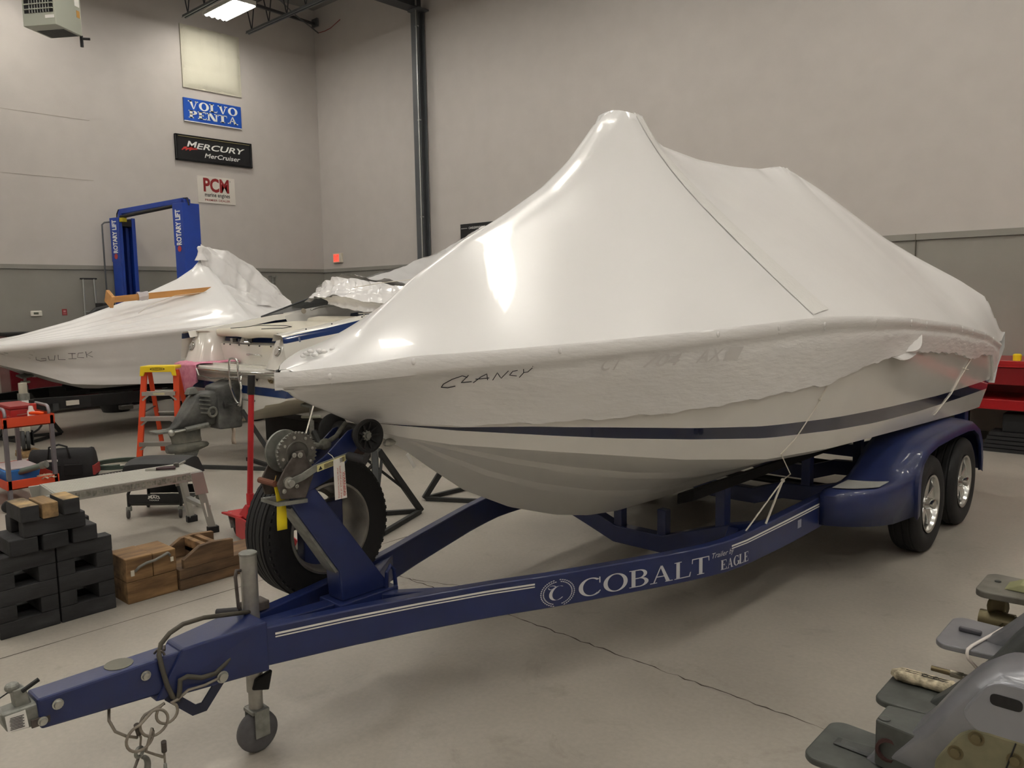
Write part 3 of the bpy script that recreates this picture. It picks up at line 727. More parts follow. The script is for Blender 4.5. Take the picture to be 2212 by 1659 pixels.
for r in range(4): m.add([(.085, -.1075, -.066+.0045*r), (.18, -.109, -.050+.0045*r), (.18, -.109, -.048+.0045*r), (.085, -.1075, -.064+.0045*r)], [(0, 1, 2, 3)])
m.add([(.06, -.107, -.070), (.078, -.1072, -.067), (.069, -.107, -.053)], [(0, 1, 2)]); m.build('sticker_print', M_black, wn)
MB().tube([(.045, -.02, .03), (.12, -.01, .005), (.15, 0, .0)], .012, 8).tube([(.045, .02, .03), (.12, .015, .01), (.15, 0, .0)], .010, 8).ball((.165, 0, .005), .024, 10, 8, (1.2, .8, 1)).tube([(.17, 0, .01), (.22, .0, .03), (.27, .0, .08)], .010, 8).build('winch_rope', mat('old_rope', '#6f6f66', .9, noise=.3, nscale=60), wn, smooth=180)
MB().cyl((-.10, -.06, -.10), (-.10, .05, -.10), .012, n=10).build('rusty_pin', mat('rust_red', '#6a3f2c', .8), wn)
# tags on the winch
tg = thing0('hanging_tag', TRL, (.905, -.035, 1.06)); tg['label'] = 'bright yellow plastic tag'
MB().tube([(.0, .0, .045), (-.015, -.01, .02), (.0, -.008, .0)], .002, 5).build('wire_loop', mat('brass_wire', '#9a7a40', .4, .6), tg)
MB().grid([[(-.02+.004*math.sin(i*.5)+.012*i/8, -.012-.004*math.sin(i*.7), .02-.185*i/8), (.022+.006*math.sin(i*.5)+.015*i/8, -.004+.004*math.sin(i*.6), .018-.185*i/8)] for i in range(9)]).build('tag_strip', mat('tag_yellow', '#e6cf1e', .45), tg, smooth=180, solid=.001)
tg = thing0('hanging_tag', TRL, (1.11, -.108, 1.145)); tg['label'] = 'white tag with red WARNING text'
MB().add([(.0, -.004, -.005), (.055, .002, .003), (.060, .0, -.165), (.0, -.006, -.163)], [(0, 1, 2, 3)]).build('tag_card', M_white, tg, solid=.001)
G = lambda u, v: (.008+u+.002*v, -.0068+u*.09, -.03-.135*v)
m = MB(); put_text(m, text_flat('WARNING', 1, .01), (.2, .92, 0, .012), lambda x, y: G(.034+y*.9, x)); 
put_text(m, text_flat('Install and check all drain', 1), (.02, .98, 0, .008), lambda x, y: G(.018+y, x)); put_text(m, text_flat('plugs before launching', 1), (.06, .95, 0, .008), lambda x, y: G(.005+y, x))
m.add([G(.031, .2), G(.0322, .2), G(.0322, .92), G(.031, .92)], [(0, 1, 2, 3)])
m.build('tag_print', mat('print_red', '#c23a34', .5), tg)
MB().tube([(.01, -.006, -.012), (.005, .01, .01), (.0, .03, .02)], .0015, 5).build('tag_string', M_cordw, tg)
# spare wheel on the far rail
sp = thing0('spare_wheel', TRL, (1.325, .335, .755))
prof = [(-.09, .20), (-.103, .235), (-.103, .285), (-.092, .308), (-.075, .320)]
for a, b in ((-.068, -.052), (-.044, -.016), (-.008, .008), (.016, .044), (.052, .068)): prof += [(a, .325), (b, .325), (b+.002, .316), (b+.006, .316)]
prof += [(.075, .320), (.092, .308), (.103, .285), (.103, .235), (.09, .20)]
MB().lathe((0, 0, 0), (0, -1, 0), prof, 72, caps=False).build('tyre', M_rub, sp, smooth=30)
m = MB()
for k in range(60):
    a = 2*PI*k/60
    for off in (-.085, .085, -.03, .03):
        a2 = a+(.05 if off > 0 else 0); rl_ = .3045 if abs(off) > .05 else .3185; m.box((rl_*math.cos(a2), off, rl_*math.sin(a2)), (.012, .020 if abs(off) > .05 else .018, .016), (0, -a2, 0))
m.build('tread_sipe', M_black, sp)
MB().lathe((0, 0, 0), (0, -1, 0), [(.09, .205), (.098, .205), (.10, .195), (.09, .187), (-.02, .165), (-.075, .16), (-.08, .14)], 48, caps=False).build('rim', mat('dull_rim', '#9a968e', .45, .6, noise=.2, nscale=12), sp, smooth=40)
m = MB(); 
for k in range(5):
    a = 2*PI*k/5+.5; c, s2 = math.cos(a), math.sin(a); P = lambda r, q, h: (c*r-s2*q, h, s2*r+c*q)
    m.hexa([P(.04, -.025, .075), P(.165, -.04, .07), P(.165, .04, .07), P(.04, .025, .075), P(.04, -.022, .04), P(.16, -.035, .05), P(.16, .035, .05), P(.04, .022, .04)])
m.build('spokes', mat('dull_rim', '#9a968e'), sp, bevel=.004)
MB().bb(-.10, .11, -.03, .03, -.22, .10).lathe((0, .06, 0), (0, -1, 0), [(0, .06), (.09, .06), (.1, .0)], 20, caps=False).build('spare_carrier', M_navy, sp, bevel=.006)

# ------------------------------------------------------------------ nearest boat
S0 = .975
def bw(s):
    if s <= S0: return .0
    u = min(1, (s-S0)/3.6); v = 1.2*(1-(1-u)**2.3)**.72
    return v - (.03*((s-5.2)/1.8)**2 if s > 5.2 else 0)
KEEL = [(.975, 1.435), (1.03, 1.384), (1.152, 1.325), (1.284, 1.261), (1.473, 1.167), (1.678, 1.01), (1.905, .854), (2.224, .704), (2.588, .585), (2.875, .52), (3.145, .488), (3.6, .47), (4.4, .46), (7.2, .46)]
CHT = [(1.36, 0), (1.42, .13), (1.545, .323), (1.935, .543), (2.595, .789), (3.165, .925), (3.785, 1.012), (4.465, 1.052), (5.405, 1.066), (6.265, 1.075), (7.2, 1.07)]
CHZ = [(1.30, 1.235), (1.375, 1.205), (1.545, 1.162), (1.935, 1.099), (2.595, .988), (3.165, .915), (3.785, .890), (4.465, .872), (5.405, .834), (6.265, .800), (7.2, .775)]
SBZ = [(1.38, 1.246), (1.835, 1.184), (2.205, 1.133), (2.595, 1.089), (3.055, 1.041), (3.665, 1.005), (4.235, .976), (5.025, .952), (5.845, .945), (7.2, .935)]
STZ = [(1.38, 1.247), (1.825, 1.221), (2.185, 1.186), (2.575, 1.146), (3.015, 1.107), (3.605, 1.08), (4.155, 1.062), (5.445, 1.024), (7.2, 1.012)]
SHZ = [(.975, 1.441), (1.065, 1.453), (1.315, 1.479), (1.985, 1.517), (2.435, 1.54), (3.035, 1.571), (3.335, 1.583), (3.745, 1.579), (4.345, 1.56), (5.435, 1.488), (6.425, 1.382), (7.115, 1.25), (7.3, 1.24)]
LOW = [(1.0, 1.36), (1.245, 1.243), (1.385, 1.249), (1.565, 1.245), (1.785, 1.241), (2.055, 1.235), (2.435, 1.236), (2.985, 1.262), (3.305, 1.282), (3.485, 1.274), (3.775, 1.332), (3.985, 1.359), (4.295, 1.384), (4.705, 1.378), (5.555, 1.319), (6.085, 1.236), (6.40, 1.255), (6.695, 1.224), (6.8, 1.15), (6.945, .99), (7.2, .97)]
def profile(s):
    zk = interp(s, KEEL); b = bw(s); zs = interp(s, SHZ)
    tc = min(interp(s, CHT), b*.97); zc = max(zk, interp(s, CHZ)) if tc > 0 else zk
    P = [(0.0, zk)]
    # bottom: two strakes, then the chine flat
    for k in (.30, .33, .36, .62, .65, .68):
        z = zk+(zc-.0-zk)*(k**.92); d = .018*min(1, tc/.5) if k in (.36, .68) else 0
        P.append((tc*k*.92, z+ (d if k in (.33, .65) else 0) - (0 if k not in (.33, .65) else d*1.0)+d))
    P.append((tc*.90, zk+(zc-zk)*.90)); P.append((tc, zc))
    zb, zt = max(zc+.002, interp(s, SBZ)), max(zc+.003, interp(s, STZ))
    f = sm((s-1.0)/2.2)
    def side(z):
        k = 0 if zs-zc < 1e-4 else (z-zc)/(zs-zc); k = max(0, min(1, k))
        return tc+(b-tc)*(k**(1.25-.45*f)) 
    for z in (zb, zt, zt+(zs-zt)*.35, zt+(zs-zt)*.7, zs): P.append((side(z), z))
    return P, side, zs, zc
def warp(s, z): return s - max(0, 1-(z-.43)/.8)*.16*sm((s-5.6)/1.3)
BOAT = thing('motorboat', 'white motorboat hull with navy stripe under a full shrink-wrap cover on the blue trailer', 'boat', TR, TRZ)
M_gel = mat('white_gelcoat', '#e4e2dc', .12, coat=.5)
M_gelb = mat('bottom_gelcoat', '#d9d8d4', .3)
M_stripe = mat('navy_gelcoat', '#141d3d', .06, coat=.6)
SS = [S0+.004] + [S0+.012+5.95*(i/139)**1.35 for i in range(140)]
SS = [s for s in SS if s <= 6.93]+[6.93]
rows = []
for s in SS:
    P, _, _, _ = profile(s)
    rows.append([(warp(s, z), -t, z) for t, z in P[::-1]] + [(warp(s, z), t, z) for t, z in P[1:]])
m = MB(); nP = len(rows[0])
o0 = len(m.v); m.v += [p for r in rows for p in r]
half = (nP-1)//2
for i in range(len(rows)-1):
    for j in range(nP-1):
        k = min(j, nP-2-j)      # row index from the sheer down
        m.f.append([i*nP+j, i*nP+j+1, (i+1)*nP+j+1, (i+1)*nP+j]); m.m.append(1 if k == 3 else (2 if k >= 5 else 0))
m.f.append([(len(rows)-1)*nP+j for j in range(nP)]); m.m.append(0)
m.build('hull', [M_gel, M_stripe, M_gelb], BOAT, smooth=28)
MB().ball((1.475, 0, 1.145), .03, 10, 8, (1.2, .6, .6)).build('bow_eye', M_zinc, BOAT)

# ------------------------------------------------------------------ shrink-wrap cover of the nearest boat
def wrap_mat(name, bump, bscale, stretch=(1, 1, 1), dist=.004, col='#f1f0ee', rough=.27):
    return mat(name, col, rough, bump=bump, bscale=bscale, stretch=stretch, coat=.25, sub=.0, bdist=dist)
M_wrap = wrap_mat('shrink_wrap_film', .25, 5.0, dist=.006)
M_wrapw = wrap_mat('shrink_wrap_wrinkled', .55, 22, (.7, 1, 2.6), .006)
COV = thing('boat_cover', 'taut white shrink-wrap cover peaked over poles, marked CLANCY in black marker', 'boat cover', TR, TRZ)
RZ = [(.985, 1.50), (1.141, 1.53), (1.197, 1.569), (1.30, 1.60), (1.397, 1.677), (1.656, 1.861), (1.942, 2.023), (2.25, 2.17), (2.542, 2.328), (2.78, 2.50), (2.979, 2.702), (3.07, 2.772), (3.11, 2.787), (3.25, 2.787), (3.31, 2.77), (3.409, 2.724), (3.583, 2.653), (4.02, 2.62), (4.5, 2.628), (4.94, 2.656), (5.15, 2.692), (5.25, 2.703), (5.45, 2.703), (5.62, 2.59), (6.12, 2.19), (6.4, 2.01), (6.7, 1.838), (6.90, 1.70)]
def band(s): return interp(s, [(.98, .05), (1.3, .066), (3.2, .055), (4.5, .045), (6.9, .04)])
nS, nV = 96, 40
SV = np.array([.99+5.91*(i/(nS-1)) for i in range(nS)])
B = np.array([max(.02, bw(s)+.008) for s in SV]); Zs = np.array([interp(s, SHZ)+band(s) for s in SV]); Zr = np.array([interp(s, RZ) for s in SV])
V = np.linspace(0, 1, nV)
Z = Zr[:, None]*(1-V[None, :])+Zs[:, None]*V[None, :]
fixed = np.zeros_like(Z, bool); fixed[:, 0] = True; fixed[:, -1] = True; fixed[0, :] = True
for i, s in enumerate(SV):
    if s > 5.45:
        tc = .72*(s-5.45)
        for j in range(nV):
            if V[j]*B[i] <= tc: Z[i, j] = Zr[i]; fixed[i, j] = True
    if 3.08 < s < 3.30:
        for j in range(nV):
            if V[j]*B[i] < .10: Z[i, j] = 2.785-.02*(V[j]*B[i]/.1)**2; fixed[i, j] = True
    if 5.2 < s < 5.47:
        for j in range(nV):
            if V[j]*B[i] < .06: Z[i, j] = 2.70; fixed[i, j] = True
ds = SV[1]-SV[0]; dt = B/(nV-1)
wS = np.full(nS, 1/ds**2)[1:-1, None]; wT = (1/np.maximum(dt, .012)**2)[1:-1, None]
for it in range(2600):
    new = (wS*(Z[2:, 1:-1]+Z[:-2, 1:-1])+wT*(Z[1:-1, 2:]+Z[1:-1, :-2]))/(2*wS+2*wT)
    q = Z[1:-1, 1:-1]; f_ = fixed[1:-1, 1:-1]; q[:] = np.where(f_, q, new)
    last = (Z[-2, 1:-1]+Z[-1, 2:]+Z[-1, :-2])/3; Z[-1, 1:-1] = np.where(fixed[-1, 1:-1], Z[-1, 1:-1], last)
# the film rounds over the ridge in front of the pole
for it in range(14):
    q = Z.copy()
    for i in range(2, nS-1):
        s = SV[i]
        if s < 3.0: Z[i, 0] = q[i, 0]*.55+q[i, 1]*.45; Z[i, 1] = (q[i, 0]+q[i, 2])/2*.5+q[i, 1]*.5; Z[i, 2] = (q[i, 1]+q[i, 3])/2*.4+q[i, 2]*.6
        elif 3.5 < s < 4.9: Z[i, 0] = q[i, 0]*.85+q[i, 1]*.15
for i in range(nS):      # keep the ridge outline where it stands against the wall
    d = Zr[i]-Z[i, 0]
    if d > 0:
        for j in range(6): Z[i, j] += d*math.exp(-(j/3.0)**2)
# columns follow the pole-to-corner crease over the stern
iG = int((5.36-.99)/5.91*(nS-1)); G0 = (Z[iG]-Z[iG, -1])/(Z[iG, 0]-Z[iG, -1])
NC = 24; rows = []
SVX = sorted(set([float(x) for x in SV]+[5.45, 5.47, 5.5, 5.53, 6.885, 6.9]))
for s in SVX:
    b = max(.02, bw(s)+.008); zr = interp(s, RZ); zs = interp(s, SHZ)+band(s); tc = max(0, .73*(s-5.45))
    if s > 6.5: tc = min(tc, b-.09)
    w = sm((s-4.7)/.75); i = (s-.99)/5.91*(nS-1); i0 = int(max(0, min(nS-2, math.floor(i)))); fi = i-i0; r = []
    for j in range(nV):
        v = V[j]*b
        vm = tc*j/NC if j <= NC else tc+(b-tc)*(j-NC)/(nV-1-NC)
        t = v*(1-w)+vm*w
        if s <= 5.45:
            zz_ = np.interp(t/b, V, Z[i0])*(1-fi)+np.interp(t/b, V, Z[i0+1])*fi
        elif t <= tc: zz_ = zr
        else:
            x = (t-tc)/max(.01, b-tc); k = sm((s-6.2)/.6)
            g = float(np.interp(x, V, G0)); g = g*(1-k)+k*(1-x)**.75; zz_ = zs+(zr-zs)*g
        r.append((t, float(zz_)))
    rows.append([(s, -t, z) for t, z in r[::-1]]+[(s, t, z) for t, z in r[1:]])
end = rows[-1]
rows.append([(p[0]+.04, p[1], min(p[2], 1.66)) for p in end])
rows.append([(p[0]+.07, p[1], min(p[2], 1.52)) for p in end])
rows.append([(p[0]+.19+.04*(1-(p[1]/1.18)**2), p[1]*1.0, 1.40) for p in end])
rows.append([(p[0]+.20+.04*(1-(p[1]/1.18)**2), p[1]*1.0, 1.27) for p in end])
rows.append([(p[0]+.08, p[1]*.985, 1.12) for p in end])
rows.append([(p[0]+.045, p[1]*.975, .98) for p in end])
MB().grid(rows).build('cover_top', M_wrap, COV, smooth=50)
# skirt over the rub rail and down the hull
random.seed(3)
for sg in (-1, 1):
    rows = []
    SK = [.978+.012*i for i in range(24)]+[1.27+.028*i for i in range(204)]
    SK = [.962]+[s for s in SK if s < 6.97]
    for s in SK:
        nose = s < .97
        P, side, zs, zc = profile(max(s, .98)); b = bw(s); bd = band(s)
        zl = min(zs-.05, interp(s, LOW)+.004*math.sin(s*23)+.003*math.sin(s*51)); zk = interp(s, KEEL)
        zl = max(zl, zk+.0)
        sx = s - (.018 if s < 1.0 else 0)
        r = [(sx, sg*(b+.008), zs+bd), (sx, sg*(b+.016), zs+bd-.012), (sx, sg*(b+.018), zs+.012), (sx, sg*(b+.008), zs-.006), (sx, sg*max(.0, side(zs-.02)+.005), zs-.02)]
        for k in range(1, 13):
            z = zs-.02+(zl-zs+.02)*k/12
            w = .0025*math.sin(s*31+z*60)*math.sin(s*9)+.002*math.sin(z*210+s*14)
            fl = .016*math.exp(-((s-4.32)/.22)**2)*(k/12)**3
            r.append((sx, sg*(side(z)+.012*min(1, k/3)+.004+max(0, w)+fl), z))
        r.append((sx, sg*(side(zl)+.001), zl-.002))
        if nose: r = [(p[0]-.006, 0.0, p[2]) for p in r]
        rows.append(r)
    MB().grid(rows).build('cover_skirt', M_wrapw, COV, smooth=45)
# blunt front of the rub rail
m = MB().lathe((.995, 0, 1.44), (0, 0, 1), [(-.025, .0), (-.018, .012), (.0, .026), (.012, .030), (.045, .030), (.056, .024), (.06, 0)], 20, caps=False)
m.build('bow_gather', M_wrapw, COV, smooth=60)
# small puckers along the rail band and at the bow cleat
m = MB()
for s, k in ((1.07, .4), (1.30, .7), (1.80, .6), (2.55, .6), (2.95, .5), (3.33, .3), (3.9, .5), (4.45, .5), (4.75, .5), (5.3, .5), (5.6, .5), (5.9, .5), (6.3, .5), (6.6, .5)):
    z = interp(s, SHZ)+band(s)*k; m.ball((s, -(bw(s)+.016), z), .012, 8, 6, (1, .5, 1.1)); m.ball((s+.008, -(bw(s)+.013), z-.02), .008, 8, 6, (.8, .5, 1.4))
for k in range(14): m.ball((1.14+random.uniform(-.05, .09), random.uniform(-.05, .05), 1.535+random.uniform(0, .03)), .014, 8, 6, (1, 1, .6))
m.build('film_pucker', M_wrapw, COV, smooth=60)
# heat-welded seam tape from the peak to the rail
def zc_(s, t):
    i = (s-.99)/5.91*(nS-1); i0 = int(max(0, min(nS-2, math.floor(i)))); fi = i-i0
    def zz_(k):
        j = abs(t)/B[k]*(nV-1); j0 = int(max(0, min(nV-2, math.floor(j)))); fj = min(1, j-j0); return Z[k, j0]*(1-fj)+Z[k, j0+1]*fj
    return float(zz_(i0)*(1-fi)+zz_(i0+1)*fi)
rows = []
random.seed(8)
for i in range(60):
    w = i/59; t = -.06-1.05*w; s = 3.26+.06*math.sin(PI*w)*.6+.10*w
    hw = .045+.055*w; r = []
    for k in range(7):
        q = -1+k/3; ss = s+q*hw; r.append((ss, t, zc_(ss, t)+.004+ (.004*random.random() if 0 < i < 40 else .001)))
    rows.append(r)
MB().grid(rows).build('seam_tape', wrap_mat('seam_tape_film', .5, 40, dist=.005, col='#efeeea', rough=.2), COV, smooth=180)
# loose flap where the film was slit
m = MB(); rows = []
for i in range(12):
    s = 4.22+.42*i/11; z = 1.378-.006*i/11+.02*math.sin(PI*i/11); w = .045*math.sin(PI*(i/11)**.6)
    _, side, _, _ = profile(s); rows.append([(s, -(side(z)+.012), z+.006), (s+.01, -(side(z)+.02+w*.6), z-w*.5), (s+.03, -(side(z)+.018+w*.9), z-w*.8)])
m.grid(rows)
rows = []
for i in range(10):
    s = 4.38+.30*i/9; z = 1.40+.09*i/9; w = .04*math.sin(PI*i/9); _, side, _, _ = profile(s)
    rows.append([(s, -(side(z)+.010), z), (s+.02, -(side(z)+.014+w), z-w*.9)])
m.grid(rows); m.build('loose_flap', M_wrap, COV, smooth=180)
# marker writing and the registration showing through the film
M_ink = mat('marker_ink', '#22222a', .6)
INK = [[(1.485, 1.478), (1.465, 1.485), (1.442, 1.472), (1.428, 1.452), (1.43, 1.438), (1.45, 1.435), (1.468, 1.442)],
 [(1.484, 1.486), (1.478, 1.456), (1.508, 1.459)],
 [(1.515, 1.454), (1.528, 1.478), (1.542, 1.489), (1.556, 1.464)], [(1.515, 1.469), (1.558, 1.472)],
 [(1.575, 1.462), (1.578, 1.492), (1.602, 1.468), (1.615, 1.498)],
 [(1.648, 1.498), (1.632, 1.495), (1.627, 1.480), (1.655, 1.475)],
 [(1.668, 1.502), (1.675, 1.488), (1.69, 1.489), (1.70, 1.506)], [(1.676, 1.488), (1.668, 1.468)], [(1.697, 1.511), (1.699, 1.512)]]
def on_side(s, z, off=.018):
    _, side, zs, _ = profile(s); return (s, -(side(z)+off), z)
m = MB()
for st in INK:
    pts = []
    for a, b in zip(st[:-1], st[1:]):
        for k in range(4): pts.append((a[0]+(b[0]-a[0])*k/4, a[1]+(b[1]-a[1])*k/4))
    pts.append(st[-1]); m.tube([on_side(p[0], p[1]-.024, .0195) for p in pts],   .0017, 5)
m.build('marker_writing', M_ink, COV)
m = MB(); FN = lambda u, v: on_side(u, v, .0185)
put_text(m, text_flat('CT', 1, .01, .2), (1.985, 2.075, 1.452, 1.505), FN); put_text(m, text_flat('704', 1, .01, .2), (2.18, 2.36, 1.455, 1.51), FN); put_text(m, text_flat('AX', 1, .01, .2), (2.45, 2.60, 1.46, 1.52), FN); m.add([FN(2.61, 1.46), FN(2.70, 1.462), FN(2.72, 1.52), FN(2.63, 1.518)], [(0, 1, 2, 3)])
m.build('registration_showthrough', mat('showthrough_grey', '#e2e0de', .3), COV)
# cords holding the skirt down
m = MB(); m.tube([on_side(3.515, 1.27, .008), on_side(3.46, 1.15, .004), on_side(3.355, 1.0, .004), on_side(3.27, .93, .004), (3.40, -.95, .80), (3.42, -.9, .755)], .0032, 6)
m.tube([(3.42, -.9, .755), (3.16, -.82, .52), (3.12, -.80, .50)], .004, 6); m.tube([(3.42, -.9, .755), (3.32, -.855, .53)], .006, 6); m.ball((3.42, -.9, .755), .012, 8, 6); m.ball(on_side(3.48, 1.20, .006), .009, 8, 6)
m.build('hold_down_cord', M_cordw, COV)
m = MB(); m.tube([on_side(6.07, 1.25, .008), on_side(5.9, 1.12, .004), on_side(5.765, 1.008, .004), on_side(5.475, .875, .004)], .005, 6)
c_ = on_side(5.98, 1.17, .006); m.tube([(c_[0]-.10, c_[1], c_[2]+.02), c_, (c_[0]+.08, c_[1], c_[2]-.01)], .004, 5)
m.build('hold_down_cord', M_cordw, COV)

# ------------------------------------------------------------------ timber cribbing and wooden boxes
M_crib = mat('black_painted_timber', '#2b2b2d', .75, noise=.45, nscale=14, bump=.2, bscale=60, stretch=(1, .3, 1))
M_bare = mat('bare_timber', '#a8895f', .8, col2='#6f5a3e', nscale=9, bump=.2, bscale=60, stretch=(.25, 2, 2))
M_wood = mat('old_box_wood', '#94744c', .75, col2='#62482c', nscale=7, bump=.15, bscale=50, stretch=(3, .5, 3))
M_wood2 = mat('dark_box_wood', '#7a5f42', .75, col2='#4c3a28', nscale=7, bump=.15, bscale=50, stretch=(3, .5, 3))
HL = .0875
def crib(label, y0, y1):
    t = thing('timber_crib', label, 'timber crib', (10.515, y0, 0), 0, 'black timber cribs stacked on the floor')
    w = y1-y0; d = .32
    for k in (0, 2, 4):
        for x in (0, -d+.09):
            MB().bb(x-.0885, x, .001, w-.001, HL*k+.0005, HL*(k+1)-.0005).build('long_board', M_crib, t, bevel=.004)
        MB().bb(-d+.10, -.10, .001, w-.001, HL*k+.0005, HL*(k+1)-.03).build('middle_board', M_crib, t, bevel=.004)
    for k in (1, 3):
        for y in (.001, w-.089):
            MB().bb(-d, -.001, y, y+.088, HL*k+.0005, HL*(k+1)-.0005).build('cross_block', M_crib, t, bevel=.004)
    return t
crib('black timber crib of five layers standing next to the wooden block box', -9.143, -8.850)
crib('black timber crib of five layers cut off by the left edge of the photo', -9.442, -9.149)
def blk_(x0, x1, y0, y1, z0, z1, label, m=M_crib, topm=None):
    b = MB().bb(x0, x1, y0, y1, z0, z1)
    ms = [m]
    if topm: b.m[1] = 1; ms = [m, topm]
    o = b.build('timber_block', ms, bevel=.006); tag(o, label, 'timber block', 'loose blocks on top of the cribs'); return o
M_worn = mat('worn_block_top', '#b79a6c', .8, col2='#3a3734', nscale=7)
z = HL*5
blk_(10.26, 10.54, -9.37, -9.235, z, z+.087, 'black block on the left crib, dusty top, below the stacked long board')
blk_(10.24, 10.545, -9.213, -9.085, z, z+.087, 'black block bridging the seam between the two cribs')
blk_(10.25, 10.53, -9.06, -8.93, z, z+.087, 'worn black block on the right crib beside the seam block')
blk_(10.17, 10.25, -9.02, -8.87, z, z+.07, 'small black block end poking out behind the worn block')
z2 = z+.088
blk_(10.455, 10.54, -9.30, -8.99, z2, z2+.087, 'long black board lying across the three lower blocks in front')
blk_(10.27, 10.36, -9.31, -9.0, z2, z2+.087, 'long black board lying across the lower blocks at the rear')
z3 = z2+.088
blk_(10.32, 10.565, -9.315, -9.225, z3, z3+.087, 'topmost black block with a bare worn top at the left', topm=M_worn)
blk_(10.34, 10.555, -9.208, -9.128, z3, z3+.084, 'unpainted bare timber block between two black ones on top', M_bare)
blk_(10.35, 10.56, -9.105, -9.02, z3, z3+.087, 'topmost black block with a bare worn top at the right', topm=M_worn)
t = thing('block_box', 'brown wooden block box with a rope handle next to the black cribs', 'wooden box', (10.53, -8.79, 0))
MB().bb(-.25, 0, 0, .30, 0, .13).build('lower_block', M_wood, t, bevel=.004)
MB().bb(-.25, -.0, 0, .155, .131, .272).build('upper_block', M_wood, t, bevel=.005)
MB().bb(-.25, -.004, .159, .30, .131, .268).build('upper_block', M_wood, t, bevel=.005)
MB().tube([(.002, .05, .19), (.016, .07, .215), (.025, .11, .232), (.028, .16, .237), (.03, .2, .25), (.03, .235, .262), (.01, .25, .25), (.0, .26, .235)], .008, 8).build('rope_handle', mat('grey_rope', '#7c7a74', .9), t, smooth=180)
MB().bb(0, .004, .025, .045, .165, .20).bb(0, .004, .262, .28, .195, .222).build('reflective_tape', mat('tape_white', '#d7d2c2', .4), t)
t = thing('block_tote', 'wooden tote with arched end boards and two slats on a thick base', 'wooden tote', (10.55, -8.485, 0))
MB().bb(-.29, 0, 0, .60, 0, .065).bb(-.29, 0, 0, .60, .067, .13).build('base_board', M_wood2, t, bevel=.004)
for x in (-.035, -.29):
    pr_ = [(.03, .131), (.36, .131), (.36, .245), (.22, .258), (.14, .25), (.03, .185)]
    MB().prism(pr_, lambda a, b, w: (w, a, b), x, x+.035).build('arched_end', M_wood2, t, bevel=.003)
for y in (.16, .225): MB().bb(-.255, -.035, y, y+.035, .17 if y < .2 else .19, .252).build('slat', M_wood, t, bevel=.003)
MB().bb(-.255, -.035, .16, .175, .131, .20).build('inner_board', M_wood2, t)

# ------------------------------------------------------------------ aluminium work platform
M_al = mat('brushed_aluminium', '#b8b8b3', .38, .75, bump=.08, bscale=200, stretch=(8, .2, 8))
M_all = mat('aluminium_deck', '#c6c4bb', .5, .35)
t = thing('work_platform', 'folding aluminium work platform with a long ribbed deck', 'work platform', (9.255, -8.27, 0), math.radians(-5.6))
HX, HY = .205, .49
MB().bb(-HX, HX, -HY, HY, .455, .47).bb(-HX, -HX+.012, -HY, HY, .42, .49).bb(HX-.012, HX, -HY, HY, .42, .49).build('deck_frame', M_al, t, bevel=.003)
m = MB()
for k in range(14): x = -HX+.02+k*.0282; m.bb(x, x+.02, -HY, HY, .47, .492)
m.build('ribbed_deck', M_all, t)
MB().bb(-HX, HX, -HY-.012, -HY, .40, .49).build('end_plate', M_al, t, bevel=.004)
MB().bb(-HX, HX, HY, HY+.012, .40, .49).build('end_plate', M_al, t, bevel=.004)
m = MB()
for k in range(22):
    y = -HY+.12+k*.036
    m.bb(HX, HX+.0012, y, y+.028, .432+.004*(k % 3), .475-.005*(k % 2))
m.build('side_label_strip', mat('foil_label', '#8c8b80', .5, noise=.5, nscale=60), t)
for sy in (-1, 1):
    lg = MB(); 
    for sx in (-1, 1):
        lg.beam((sx*(HX-.03), sy*HY*.96, .44), (sx*(HX+.01), sy*(HY+.06), .03), .03, .055)
    lg.build('leg', M_al, t, bevel=.004)
    MB().beam((-HX-.0, sy*(HY+.035), .20), (HX+.0, sy*(HY+.035), .20), .05, .03).build('leg_step', M_al, t, bevel=.003)
    for sx in (-1, 1):
        MB().bb(sx*(HX+.01)-.025, sx*(HX+.01)+.025, sy*(HY+.063)-.04, sy*(HY+.063)+.04, .0, .05).build('rubber_foot', M_black, t, bevel=.004)
        MB().hexa([(sx*HX-.004, sy*HY-.05, .31), (sx*HX+.004, sy*HY-.05, .31), (sx*HX+.004, sy*HY+.05, .31), (sx*HX-.004, sy*HY+.05, .31), (sx*HX-.006, sy*HY-.08, .485), (sx*HX+.006, sy*HY-.08, .485), (sx*HX+.006, sy*HY+.015, .485), (sx*HX-.006, sy*HY+.015, .485)]).build('hinge_plate', M_al, t, bevel=.003)
MB().add([(HX+.012, HY+.025, .13), (HX+.012, HY+.065, .13), (HX+.006, HY+.045, .24), (HX+.006, HY+.005, .24)], [(0, 1, 2, 3)]).build('paper_label', M_white, t)
# tools lying on the deck
t = thing('pliers', 'dark-handled pliers lying on the aluminium work platform deck', 'pliers', (9.22, -8.02, .492), .9)
MB().tube([(0, 0, .012), (.06, .02, .014), (.14, .022, .013)], .012, 8, scale=[.8, 1, 1.1]).tube([(0, 0, .012), (.06, -.015, .014), (.15, -.012, .013)], .010, 8).build('handles', mat('dark_red_grip', '#3a1f26', .5), t, smooth=180)
MB().hexa([(-.07, -.01, .0), (.01, -.016, .0), (.01, .016, .0), (-.07, .01, .0), (-.07, -.006, .016), (.01, -.012, .022), (.01, .012, .022), (-.07, .006, .016)]).build('jaws', M_zinc, t, bevel=.003)
t = thing('ratchet', 'steel ratchet lying near the corner of the work platform deck', 'ratchet', (9.23, -7.86, .492), 2.3)
MB().cyl((0, 0, .012), (.16, .0, .012), .008, n=10).build('handle', M_zinc, t, smooth=35)
MB().lathe((0, 0, .0), (0, 0, 1), [(0, .02), (.03, .02), (.034, .014), (.034, 0)], 16, caps=False).build('head', mat('tool_grey', '#57544e', .5, .4), t, smooth=35)

